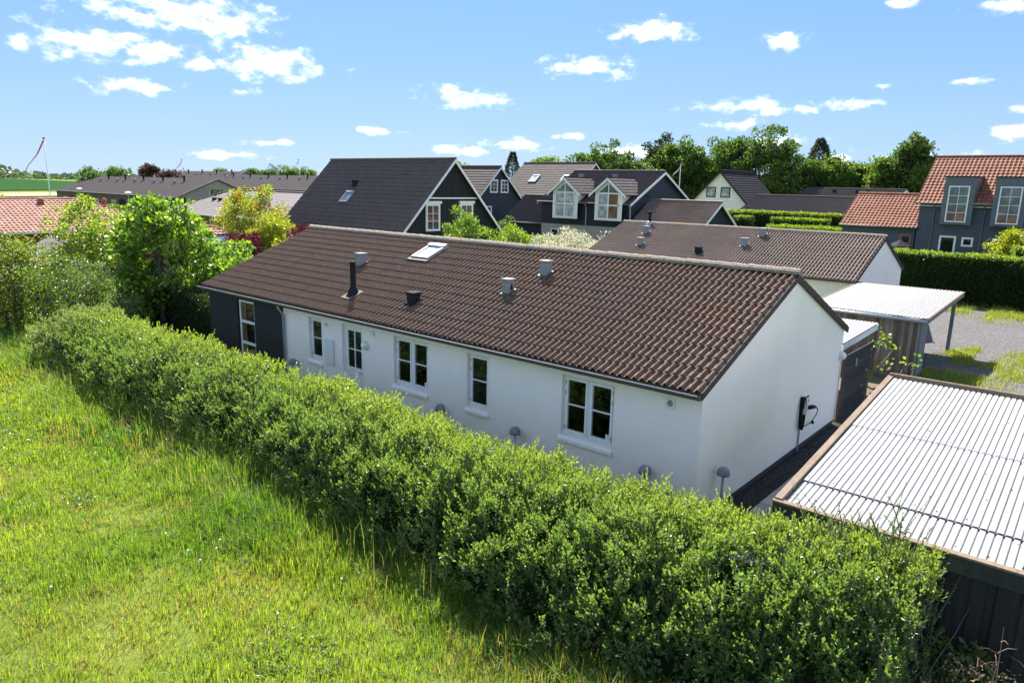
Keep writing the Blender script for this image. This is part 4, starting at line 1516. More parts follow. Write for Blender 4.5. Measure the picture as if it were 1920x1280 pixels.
skylight(h3, (-34.55, 17.95, 2.38 + (17.95 - 15.85) + .06), (1, 0, 0), S3, .78, .95, .10)
roof_vent(h3, (-34.3, 19.05, 2.38 + 19.05 - 15.85), S3, .30, .34, 'vent_dark')
MB().box(-39.3, -26.8, 15.90, 16.26, 2.22, 2.27).build('soffit', 'white_paint', h3)

# ---- dark navy semi-detached with two gabled dormers
NX0, NX1, NY0, NY1 = -32.6, -24.2, 37.0, 46.8
h5, r5 = gable_house('navy_dormer_house', 'navy timber house with two white gabled dormer windows and grey tiles', 'x', NX0, NX1, NY0, NY1, 0, 4.66, 7.22, 'navy_clad', 'tile_grey', over=.30, gover=.30)
lap_boards(h5, (NX0, NY0, 0), (1, 0, 0), NX1 - NX0, 2.85, 4.62, 'navy_clad', .17)
lap_boards(h5, (NX1, NY0, 0), (0, 1, 0), NY1 - NY0, 2.85, 7.0, 'blue_clad', .17,
           top=lambda z: ((0, NY1 - NY0) if z < 4.7 else ((z - 4.62) * 4.9 / 2.45, NY1 - NY0 - (z - 4.62) * 4.9 / 2.45)))
MB().box(NX0, NX1, NY0 - .03, NY0 - .004, -.3, 2.84).build('lower_wall', 'brick_light', h5)
for x in (-29.9, -25.75):
    # dormer: cheeks, front wall, gabled roof
    w = 2.5
    yb = NY0 - .46
    d = MB()
    d.quad((x - w / 2, yb, 3.35), (x + w / 2, yb, 3.35), (x + w / 2, yb, 5.55), (x, yb, 6.52), (x - w / 2, yb, 5.55))
    do = d.build('dormer', 'white_paint', h5)
    for sx in (-1, 1):
        MB().quad((x + sx * w / 2, yb, 4.6), (x + sx * w / 2, yb + 2.0, 5.55), (x + sx * w / 2, yb, 5.55)).build('cheek', 'white_paint', do)
        O_ = (x - w / 2 - .42, yb - .28, 5.30) if sx < 0 else (x + w / 2 + .42, yb + 3.6, 5.30)
        U_ = (0, -1, 0) if sx < 0 else (0, 1, 0)
        O_ = (x - w / 2 - .42, yb + 3.4, 5.32) if sx < 0 else (x + w / 2 + .42, yb - .28, 5.32)
        S_ = Vector((-sx * (w / 2 + .42), 0, 1.30))
        slope_ = MB()
        slope_slab(slope_, O_, U_, S_, 3.68, S_.length, .07)
        so = slope_.build('dormer_roof', 'felt_black', h5)
        tile_slope(so, O_, U_, S_, 3.68, S_.length, 'tile_grey', 'flat', .33, .36, .03)
        MB().obox((x + sx * (w / 2 + .42), yb - .31, 5.10), (-sx * (w / 2 + .42), 0, 1.30), (0, .03, 0), (0, 0, .20)).build('bargeboard', 'white_paint', do)
    # tall gabled window in the dormer front
    fm_ = MB()
    zb_, zm_, zs_ = 3.45, 4.52, 5.42
    hw = .98
    for (a, b, c, e) in ((-hw, hw, zb_, zb_ + .09), (-hw, hw, zm_ - .05, zm_ + .05), (-hw, hw, zs_ - .05, zs_ + .05), (-hw, -hw + .09, zb_ + .09, zs_ - .05), (hw - .09, hw, zb_ + .09, zs_ - .05), (-.05, .05, zb_ + .09, zm_ - .05), (-.05, .05, zm_ + .05, zs_ - .05), (-.04, .04, zs_ + .05, 6.2)):
        fm_.box(x + a, x + b, yb - .07, yb - .004, c, e)
    fo = fm_.build('window', 'white_paint', h5)
    for i, (a, b) in enumerate(((-hw + .09, -.05), (.05, hw - .09))):
        for j, (c, e) in enumerate(((zb_ + .09, zm_ - .05), (zm_ + .05, zs_ - .05))):
            MB().box(x + a, x + b, yb - .035, yb - .003, c, e).build('pane', 'glass_warm' if (i == 1 and x > -27 and j < 2) else 'glass_blind', fo)
    for sx in (-1, 1):
        MB().quad(*[(x + sx * q, yb - .03, z) for q, z in ((.04, zs_ + .06), (hw - .1, zs_ + .06), (.04, 6.12))]).build('pane', 'glass_sky', fo)
for x in (-28.05, -23.98):
    MB().tube([(x, NY0 - .36, 4.55), (x, NY0 - .1, 4.25), (x, NY0 - .1, .2)], .045, 8).build('downpipe', 'zinc', h5)
for (x, w) in ((-31.55, .8), (-29.3, .75), (-26.2, .8), (-24.9, .6)):
    surf_window(h5, (x, NY0 - .03, .9), (1, 0, 0), w, 1.55, 1, 1, .07)
SN = Vector((0, 5.2, 2.56))
for x in (-31.0, -27.6):
    y = 40.2
    roof_vent(h5, (x, y, 4.66 + (y - 36.7) * 2.56 / 5.2), SN, .3, .5, 'vent_grey')
# right-hand wing and left-hand wing as houses of their own
hw1, _ = gable_house('navy_garage', 'low navy garage with brown tiles and white bargeboards beside the dormer house', 'x', -23.6, -18.1, 37.0, 42.2, 0, 3.28, 4.98, 'navy_clad', 'tile_house2', over=.25, gover=.25)
hw2, _ = gable_house('navy_outbuilding', 'low navy outbuilding with grey tiles on the hedge side of the dormer house', 'x', -37.6, -32.9, 38.0, 44.0, 0, 2.75, 5.0, 'navy_clad', 'tile_grey', over=.25, gover=.2)

# ---- blue gabled house with swept eave
h4, r4 = gable_house('blue_gable_house', 'blue timber house with two small white gable windows and curved eave', 'x', -50.0, -40.2, 36.9, 43.1, 0, 4.5, 7.55, 'blue_clad', 'tile_grey', 'flat', over=.25, gover=.3, tw=.33)
lap_boards(h4, (-40.2, 36.9, 0), (0, 1, 0), 6.2, 1.2, 7.3, 'blue_clad', .19, top=lambda z: (0, 6.2) if z < 4.75 else ((z - 4.7) * 3.1 / 2.75, 6.2 - (z - 4.7) * 3.1 / 2.75))
for y in (38.75, 40.25):
    surf_window(h4, (-40.17, y, 5.15), (0, 1, 0), 1.05, 1.2, 2, 3, .12, proud=.07)
surf_window(h4, (-40.17, 37.9, 2.55), (0, 1, 0), 1.1, 1.4, 2, 1, .12, proud=.07)
sw = MB()
pts_ = [(36.6, 4.5), (36.2, 4.22), (35.7, 4.02), (35.1, 3.93)]
for (a, b) in zip(pts_[:-1], pts_[1:]):
    sw.quad((-50.3, a[0], a[1]), (-50.3, b[0], b[1]), (-39.9, b[0], b[1]), (-39.9, a[0], a[1]))
    sw.quad((-39.88, a[0], a[1] - .18), (-39.88, b[0], b[1] - .18), (-39.88, b[0], b[1] + .03), (-39.88, a[0], a[1] + .03))
sw.build('swept_eave', 'white_paint', h4)
dq = MB().box(-45.8, -44.4, 36.6, 38.4, 4.7, 5.7).build('dormer', 'blue_clad', h4)
for sx in (-1, 1):
    O_ = (-45.1 - .95, 39.4, 5.6) if sx < 0 else (-45.1 + .95, 36.3, 5.6)
    S_ = Vector((-sx * .95, 0, .85))
    mb_ = MB()
    slope_slab(mb_, O_, (0, -1, 0) if sx < 0 else (0, 1, 0), S_, 3.1, S_.length, .07)
    mb_.build('dormer_roof', 'tile_slate', h4)
    MB().obox((-45.1 + sx * .95, 36.26, 5.45), (-sx * .95, 0, .85), (0, .03, 0), (0, 0, .2)).build('bargeboard', 'white_paint', h4)
surf_window(h4, (-45.6, 36.6, 4.8), (1, 0, 0), 1.0, .8, 2, 1, .1)
brs = thing('garden_screen', 'red brown timber screen below the blue gable house', 'screen', (-38.2, 39.5, 0))
for j in range(9):
    MB().box(-38.8, -38.77, 37.0 + j * .62, 37.6 + j * .62, 0, 2.9).build('board', 'brown_screen', brs)

# ---- broad grey roof with two skylights further back
h7, r7 = gable_house('grey_roof_house', 'broad grey tiled house with two skylights and white verges behind the navy houses', 'x', -58.8, -47.6, 61.5, 71.5, .3, 4.6, 8.9, 'brick_red', 'tile_grey', 'flat', over=.5, gover=.3, tw=.33, gauge=.36)
S7 = Vector((0, 5.5, 4.3))
for x in (-55.6, -50.6):
    y = 63.2
    skylight(h7, (x, y, 4.6 + (y - 61) * 4.3 / 5.5 + .05), (1, 0, 0), S7, 1.15, 1.4, .1, 'glass_blind')

# ---- white gable house with black roof
h6, r6 = gable_house('white_gable_house', 'white rendered gable house with steep black roof and two black framed windows', 'y', 68, 77, -34.4, -27.9, .8, 4.35, 8.05, 'plaster', 'tile_slate', 'flat', over=.35, gover=.35, barge='felt_black', tw=.33, gauge=.36, gutter=None)
for x in (-32.75, -31.0):
    surf_window(h6, (x, 68, 5.05), (1, 0, 0), 1.15, 1.15, 1, 1, .1, fm='black_metal', gm='glass_blind')

# ---- low grey-brown roofs to the right of it
h8, r8 = gable_house('low_grey_house', 'long low house with plain grey brown tiled roof behind the clipped hedges', 'x', -23.6, -13.2, 57.0, 65.0, 1.3, 4.06, 5.45, 'brick_brown', 'tile_grey', over=.4, gover=.2, barge=None)
h9, r9 = gable_house('hipped_grey_house', 'low grey roofed house with small vents seen over the long low roof', 'x', -27.5, -16.0, 82, 91, 1.5, 5.2, 6.4, 'brick_brown', 'tile_grey', over=.4, gover=.2, barge='white_paint')
for x in (-23.5, -20.8, -19.6):
    roof_vent(h9, (x, 84.5, 5.85), (0, 1, .3), .35, .35, 'vent_dark')

# ---- grey house with red roof on the right
GX0, GX1, GY0, GY1 = -5.62, 6.0, 43.0, 51.4
h10, r10 = gable_house('grey_red_roof_house', 'grey timber house with orange red tiles and two tall grid windows in grey dormers', 'x', GX0, GX1, GY0, GY1, 1.1, 5.38, 8.45, 'grey_clad', 'tile_red', 'pan', over=.35, gover=.22, barge=None, tw=.245, gauge=.34, th=.045)
lap_boards(h10, (GX0, GY0, 0), (1, 0, 0), GX1 - GX0, 1.1, 5.3, 'grey_clad', .19)
lap_boards(h10, (GX1, GY0, 0), (0, 1, 0), GY1 - GY0, 1.1, 5.3, 'grey_clad', .19)
for x in (-3.42, -.68, 2.1):
    w = 1.72
    db = MB().box(x - w / 2, x + w / 2, GY0 - .52, GY0 + 2.6, 4.05, 7.0)
    do = db.build('dormer', 'grey_trim', h10)
    MB().box(x - w / 2 - .05, x + w / 2 + .05, GY0 - .58, GY0 + 2.7, 7.001, 7.07).build('dormer_roof', 'felt_black', do)
    surf_window(h10, (x - .58, GY0 - .52, 4.2), (1, 0, 0), 1.16, 2.26, 2, 4, .075, gms=['glass_warm', 'glass_warm', 'glass_sky', 'glass_sky', 'glass_sky', 'glass_sky', 'glass_sky', 'glass_sky'], proud=.07)
surf_window(h10, (-4.22, GY0 - .02, 1.25), (1, 0, 0), .95, 2.05, 1, 1, .11, proud=.06)
surf_window(h10, (-2.96, GY0 - .02, 2.68), (1, 0, 0), .64, .58, 1, 1, .11, proud=.06)
surf_window(h10, (-1.30, GY0 - .02, 1.25), (1, 0, 0), .95, 2.05, 1, 1, .11, proud=.06)
for x in (-4.72, -1.95):
    MB().tube([(x, GY0 - .42, 5.3), (x, GY0 - .08, 5.0), (x, GY0 - .08, 1.2)], .05, 8).build('downpipe', 'grey_trim', h10)
MB().box(GX0 - .2, GX1, GY0 - .30, GY0 - .03, 5.16, 5.2).build('soffit', 'white_paint', h10)
h11, r11 = gable_house('grey_garage', 'grey timber garage with orange red pan tiles joined to the grey house', 'x', -10.3, -5.70, 43.0, 50.0, 1.1, 3.72, 5.85, 'grey_clad', 'tile_red', 'pan', over=.3, gover=.15, barge=None, tw=.245, gauge=.34, th=.045)
lap_boards(h11, (-10.3, 43.0, 0), (1, 0, 0), 4.6, 1.1, 3.7, 'grey_clad', .19)
og = MB().box(-6.62, -5.85, 42.93, 42.965, 1.6, 3.28).build('opening', 'interior_warm', h11)
MB().box(-6.4, -6.0, 42.90, 42.929, 2.72, 3.12).build('screen_panel', 'plastic_black', og)
sail = thing('parasol', 'dark open parasol standing by the grey garage opening', 'parasol', (-6.2, 41.6, 1.0))
MB().tube([(-6.2, 41.6, .9), (-6.2, 41.6, 2.9)], .03, 8).build('pole', 'zinc', sail)
MB().lathe((-6.2, 41.6, 2.5), (0, 0, 1), [(.75, 0), (.72, .05), (.4, .22), (.04, .42)], 8).build('canopy', 'vent_dark', sail)


# ---- hipped roofs on the left
def hip_house(name, label, x0, x1, y0, y1, zg, ze, zr, inset, axis, wall_m, tile_m, kind, tw, gauge, over=.45, th=.02, hips=(True, True)):
    """hipped house; ridge along axis"""
    t = thing(name, label, 'house', ((x0 + x1) / 2, (y0 + y1) / 2, zg))
    for q in (((x0, y0), (x1, y0)), ((x1, y0), (x1, y1)), ((x1, y1), (x0, y1)), ((x0, y1), (x0, y0))):
        MB().quad((*q[0], zg - .5), (*q[1], zg - .5), (*q[1], ze + .05), (*q[0], ze + .05)).build('wall', wall_m, t)
    X0, X1, Y0, Y1 = x0 - over, x1 + over, y0 - over, y1 + over
    if axis == 'y':
        A = Vector(((X0 + X1) / 2, Y0 + (inset if hips[0] else 0), zr))
        B = Vector(((X0 + X1) / 2, Y1 - (inset if hips[1] else 0), zr))
    else:
        A = Vector((X0 + (inset if hips[0] else 0), (Y0 + Y1) / 2, zr))
        B = Vector((X1 - (inset if hips[1] else 0), (Y0 + Y1) / 2, zr))
    c00, c10, c11, c01 = Vector((X0, Y0, ze)), Vector((X1, Y0, ze)), Vector((X1, Y1, ze)), Vector((X0, Y1, ze))
    polys = [(c10, c11, B, A), (c01, c00, A, B), (c00, c10, A), (c11, c01, B)] if axis == 'y' else [(c00, c10, B, A), (c11, c01, A, B), (c10, c11, B), (c01, c00, A)]
    ro = None
    slab = MB()
    for p in polys:
        slab.quad(*[q - Vector((0, 0, .03)) for q in p])
    slab.quad(c00 - Vector((0, 0, .06)), c01 - Vector((0, 0, .06)), c11 - Vector((0, 0, .06)), c10 - Vector((0, 0, .06)))
    ro = slab.build('roof', 'felt_black', t)
    for p in polys:
        U = (p[1] - p[0])
        w = U.length
        U = U / w
        apex = p[2]
        S = (apex - p[0]) - U * (apex - p[0]).dot(U)
        ln_ = S.length
        sr = (p[2] - p[0]).dot(U)
        sl_ = (p[-1] - p[0]).dot(U)
        if len(p) == 3:
            sl_ = sr
        tile_slope(ro, p[0], U, S, w, ln_, tile_m, kind, tw, gauge, th,
                   keep=lambda a, b, sl_=sl_, sr=sr, w=w, ln_=ln_: a > sl_ * b / ln_ - .05 and a < w - (w - sr) * b / ln_ + .05)
    mb_ = MB()
    for (a, b) in ((A, B), (c00, A), (c10, A if axis == 'y' else B), (c11, B), (c01, B if axis == 'y' else A)):
        if (a - b).length > .1:
            n_ = max(1, round((b - a).length / .4))
            for i in range(n_):
                q0, q1 = a.lerp(b, i / n_), a.lerp(b, (i + 1.05) / n_)
                mb_.tube([q0 + Vector((0, 0, .02)), q1 + Vector((0, 0, .02))], [.11, .095], 7)
    mb_.build('ridge_cap', tile_m, ro, kind='stuff')
    for (a, b) in ((c00, c10), (c10, c11), (c11, c01), (c01, c00)):
        MB().tube([a - Vector((0, 0, .03)), b - Vector((0, 0, .03))], .06, 6).build('gutter', 'white_paint', t)
    return t


h12 = hip_house('terracotta_roof_house', 'house with pink terracotta pan tiled hip roof behind the left garden trees', -54.2, -44.6, -12, 11.4, 0, 2.5, 4.28, 4.4, 'y', 'brick_red', 'tile_pink', 'pan', .25, .36, th=.045)
for y in (4.9, 7.3, 9.6 - .9):
    MB().lathe((-48.55, y, 4.06), (.3, 0, 1), [(.2, -.1), (.2, .16), (.13, .3), (.05, .34)], 10).build('roof_vent', 'brick_red', h12, smooth=True)
h12b = hip_house('terracotta_annex', 'lower terracotta hipped annex in front of the larger terracotta roof', -44.0, -39.0, 7.4, 12.4, 0, 2.4, 3.45, 2.6, 'x', 'brick_red', 'tile_pink', 'pan', .25, .36, th=.045)
h13 = hip_house('lilac_roof_house', 'red brick house with pale lilac grey hip roof and three small black vents', -70.0, -44.0, 22.6, 32, 0, 2.5, 4.75, 5.0, 'x', 'brick_red', 'tile_lilac', 'flat', .42, .36)
for x in (-65.1, -63.9, -62.2):
    roof_vent(h13, (x, 25.1, 3.62), (0, 1, .4), .34, .34, 'vent_dark')
MB().tube([(-68.3, 23.6, 2.9), (-68.3, 23.6, 3.95)], .1, 8).build('flue_pipe', 'vent_dark', h13)
for x, w in ((-61.3, .9), (-58.2, .9), (-55.6, 1.4)):
    surf_window(h13, (x, 22.6, .4 if w < 1 else .9), (1, 0, 0), w, 2.0 if w < 1 else 1.3, 1, 1, .1)


def felt_row(name, label, x0, x1, y0, y1, ze, zr, wall_m, gable_m, hip_left=False):
    """long terrace with a felt roof"""
    t = thing(name, label, 'house', ((x0 + x1) / 2, (y0 + y1) / 2, 0))
    ym = (y0 + y1) / 2
    o = .5
    xl = x0 + (6 if hip_left else 0)
    MB().quad((x0, y0, -.5), (x1, y0, -.5), (x1, y0, ze + .1), (x0, y0, ze + .1)).build('wall', wall_m, t)
    MB().quad((x1, y0, -.5), (x1, y1, -.5), (x1, y1, ze + .1), (x1, ym, zr - .1), (x1, y0, ze + .1)).build('gable_wall', gable_m, t)
    MB().quad((x0, y1, -.5), (x0, y0, -.5), (x0, y0, ze + .1), (x0, y1, ze + .1)).build('wall', wall_m, t)
    r = MB()
    r.quad((x0 - o, y0 - o, ze), (x1 + .3, y0 - o, ze), (x1 + .3, ym, zr), (xl, ym, zr))
    r.quad((x1 + .3, y1 + o, ze), (x0 - o, y1 + o, ze), (xl, ym, zr), (x1 + .3, ym, zr))
    if hip_left:
        r.quad((x0 - o, y1 + o, ze), (x0 - o, y0 - o, ze), (xl, ym, zr))
    ro = r.build('roof', 'felt_dark', t)
    sd = ro.modifiers.new('thickness', 'SOLIDIFY')
    sd.thickness = .18
    for (a, b) in (((x1 + .3, y0 - o, ze - .1), (0, ym - y0 + o, zr - ze)), ((x1 + .3, y1 + o, ze - .1), (0, -(y1 - ym + o), zr - ze))):
        MB().obox(a, (.05, 0, 0), b, (0, 0, .16)).build('bargeboard', 'zinc', t)
    MB().tube([(x0 - o, y0 - o - .05, ze - .05), (x1 + .3, y0 - o - .05, ze - .05)], .07, 6).build('gutter', 'zinc', t)
    n = int((x1 - x0) / 7)
    for i in range(n):
        x = x0 + 5 + i * 7
        p_ = MB().lathe((x, ym - 1.2, zr - .45), (0, 0, 1), [(.14, 0), (.14, .55), (.2, .56), (.2, .8), (.1, .85)], 8).build('flue_pipe', 'vent_dark', t)
        MB().lathe((x - 1.7, ym - 1.9, zr - .7), (0, 0, 1), [(.22, 0), (.22, .3), (.1, .4)], 8).build('roof_vent', 'vent_grey', t)
        surf_window(t, (x - 1.5, y0, .7), (1, 0, 0), 1.6, 1.5, 2, 1, .1)
        MB().box(x + 1.4, x + 3.6, y0 - .06, y0 - .003, 0, 2.4).build('porch', 'vent_dark', t)
    return t


felt_row('brick_terrace', 'long brown brick terrace with dark felt roof and pale gable end', -143, -95.5, 35.5, 47, 3.25, 5.85, 'brick_brown', 'brick_light', True)
felt_row('brick_terrace', 'second brick terrace with dark felt roof beyond the pale gable end', -150, -96, 66, 78, 4.2, 6.85, 'brick_brown', 'brick_light', True)
felt_row('brick_terrace', 'distant brick terrace with felt roof whose gable peeps over the nearer terrace', -200, -149, 70, 82, 4.8, 7.6, 'brick_brown', 'brick_light')

# ================================================================== STREET AND GARDEN THINGS
def flagpole(base, h, label, wave=2.8, seed=1, lean=(-.0, 0)):
    t = thing('flagpole', label, 'flagpole', base)
    b = Vector(base)
    MB().tube([b, b + Vector((0, 0, h))], [.075, .04], 10).build('pole', 'flag_white', t, smooth=True)
    MB().lathe(b + Vector((0, 0, h)), (0, 0, 1), [(.06, 0), (.15, .04), (.15, .1), (.03, .16)], 10).build('finial', 'vent_dark', t)
    pn = MB()
    n = 14
    rs = random.Random(seed)
    dirx, diry = -CR[0][0], -CR[0][1]
    for i in range(n + 1):
        f = i / n
        r_ = f * wave * .62
        z = h - .25 - f * wave * .85 - .08 * math.sin(f * 7)
        w = .20 * (1 - f * .8)
        ox = math.sin(f * 9 + seed) * .10
        p = b + Vector((dirx * r_ - diry * ox, diry * r_ + dirx * ox, z))
        pn.v += [tuple(p + Vector((0, 0, w))), tuple(p + Vector((math.cos(f * 8) * .06, math.sin(f * 8) * .06, 0))), tuple(p - Vector((0, 0, w)))]
    for i in range(n):
        a = 3 * i
        pn.f += [(a, a + 1, a + 4, a + 3), (a + 1, a + 2, a + 5, a + 4)]
        pn.mi += [0, 1]
    po = pn.build('pennant', ['flag_red', 'flag_white'], t)
    sd = po.modifiers.new('thickness', 'SOLIDIFY')
    sd.thickness = .012
    return t


flagpole((-82.2, 15.8, 0), 9.5, 'tall white flagpole with red and white pennant beyond the terracotta roof', 4.3, 1)
flagpole((-150, 62, 0), 9.6, 'distant flagpole with pennant above the nearer brick terrace', 3.0, 2)
flagpole((-140, 84, 0), 10.4, 'distant bare looking flagpole standing behind the second brick terrace', 1.2, 3)
flagpole((-41.5, 78, 1.0), 8.2, 'flagpole with red and white pennant against trees beside the white gable house', 2.2, 4)


def street_lamp(base, h, label):
    t = thing('street_lamp', label, 'street lamp', base, 'lamps on the road past the terraces')
    b = Vector(base)
    MB().tube([b, b + Vector((0, 0, h))], [.06, .045], 8).build('post', 'zinc', t)
    MB().lathe(b + Vector((0, 0, h)), (0, 0, 1), [(.08, 0), (.42, .12), (.44, .2), (.1, .34)], 12).build('lamp_shade', 'opal', t)


street_lamp((-91.6, 27.4, 0), 3.7, 'white topped street lamp behind the clipped hedge by the lilac roof')
street_lamp((-118.9, 31.1, 0), 3.7, 'white topped street lamp in front of the long brick terrace')

gh = thing('greenhouse', 'small black framed greenhouse among the shrubs by the dark red maple', 'greenhouse', (-33.6, 9.2, 0))
gx0, gx1, gy0, gy1 = -34.9, -32.7, 8.2, 11.2
pts_ = {'e': 1.65, 'r': 2.75}
xm_ = (gx0 + gx1) / 2
for y in (gy0, (gy0 + gy1) / 2, gy1):
    for a, b in (((gx0, y, 0), (gx0, y, 1.65)), ((gx1, y, 0), (gx1, y, 1.65)), ((gx0, y, 1.65), (xm_, y, 2.75)), ((gx1, y, 1.65), (xm_, y, 2.75))):
        MB().tube([a, b], .035, 5).build('frame_bar', 'black_metal', gh)
for a, b in (((gx0, gy0, 1.65), (gx0, gy1, 1.65)), ((gx1, gy0, 1.65), (gx1, gy1, 1.65)), ((xm_, gy0, 2.75), (xm_, gy1, 2.75)), ((xm_, gy0, 0), (xm_, gy0, 2.75))):
    MB().tube([a, b], .045, 5).build('frame_bar', 'black_metal', gh)
for s_ in (gx0, gx1):
    MB().obox((s_, gy0, 1.66), (xm_ - s_, 0, 1.09), (0, gy1 - gy0, 0), (0, 0, .01)).build('pane', 'greenhouse_glass', gh)
    MB().box(s_ - .004, s_ + .004, gy0, gy1, .05, 1.64).build('pane', 'greenhouse_glass', gh)

sh = thing('garden_shed', 'small brown shed with grey felt gable roof half hidden by white flowering shrub', 'shed', (-36.6, 2.2, 0))
MB().box(-38.2, -35.2, .9, 3.4, 0, 1.95).build('wall', 'brown_screen', sh)
MB().quad((-35.19, .9, 1.95), (-35.19, 3.4, 1.95), (-35.19, 2.15, 2.6)).build('gable', 'raw_timber', sh)
for sgn in (-1, 1):
    O_ = (-38.4, .7, 1.88) if sgn < 0 else (-34.95, 3.6, 1.88)
    mb_ = MB()
    slope_slab(mb_, O_, (1, 0, 0) if sgn < 0 else (-1, 0, 0), (0, -sgn * 1.45, .82), 3.45, 1.67, .05)
    mb_.build('roof', 'tile_lilac', sh)
sh2 = thing('garden_shed', 'low shed with lilac grey felt roof at the foot of the shrubs', 'shed', (-31.0, -1.8, 0))
MB().box(-32.3, -29.6, -2.6, -.6, 0, 1.7).build('wall', 'brown_screen', sh2)
mb_ = MB()
slope_slab(mb_, (-32.5, -2.8, 1.7), (1, 0, 0), (0, 2.4, .55), 3.1, 2.46, .05)
mb_.build('roof', 'tile_lilac', sh2)

tb = thing('garden_table', 'pale blue garden bench table by the clipped hedges', 'table', (-16.6, 44.8, 1.2))
MB().box(-17.8, -16.0, 44.4, 45.0, 1.9, 1.97).build('table_top', 'flag_white', tb)
for x in (-17.6, -16.2):
    MB().box(x, x + .08, 44.6, 44.7, 1.1, 1.9).build('leg', 'flag_white', tb)
MB().box(-18.6, -17.9, 44.3, 44.8, 1.75, 1.82).build('seat', 'flag_white', tb)

# ================================================================== VEGETATION
G_DARK, G_MID, G_YOUNG, G_YEL = (.040, .072, .024), (.132, .205, .082), (.175, .240, .070), (.26, .28, .068)

# ---- the long informal hedge in front of the house
hedge = thing('privet_hedge', 'long bushy green hedge between the meadow and the white house', 'hedge', (-8.3, -2.95, 0))
HX0, HX1 = -20.5, 4.0


def hedge_h(x):
    return 1.62 - .09 * np.exp(-((x + .5) / 2.2) ** 2) + .04 * np.sin(x * .9 + 1) + .03 * np.sin(x * 2.3) + .26 * np.clip((x - 1.2) / 2.0, 0, 1) - .25 * np.clip((-19 - x) / 1.5, 0, 1)


def hedge_surface(x, th):
    """th 0 front foot .. pi back foot"""
    cy = -2.92 + .10 * np.sin(x * .55)
    wf = 1.30 + .07 * np.sin(x * 1.3 + 2) + .22 * np.clip((x + 3) / 4, 0, 1)
    wb = 1.20 - .35 * np.clip((x - 1.0) / 1.6, 0, 1)
    c, s_ = np.cos(th), np.sin(th)
    y = cy - np.where(c > 0, wf * np.abs(c) ** 1.1, -wb * np.abs(c) ** .7)
    z = hedge_h(x) * np.where(c > 0, s_ ** .80, s_ ** .62)
    nrm = np.stack([np.zeros_like(x), -c, s_ + .3], 1)
    return np.stack([x, y, z], 1), unit(nrm)


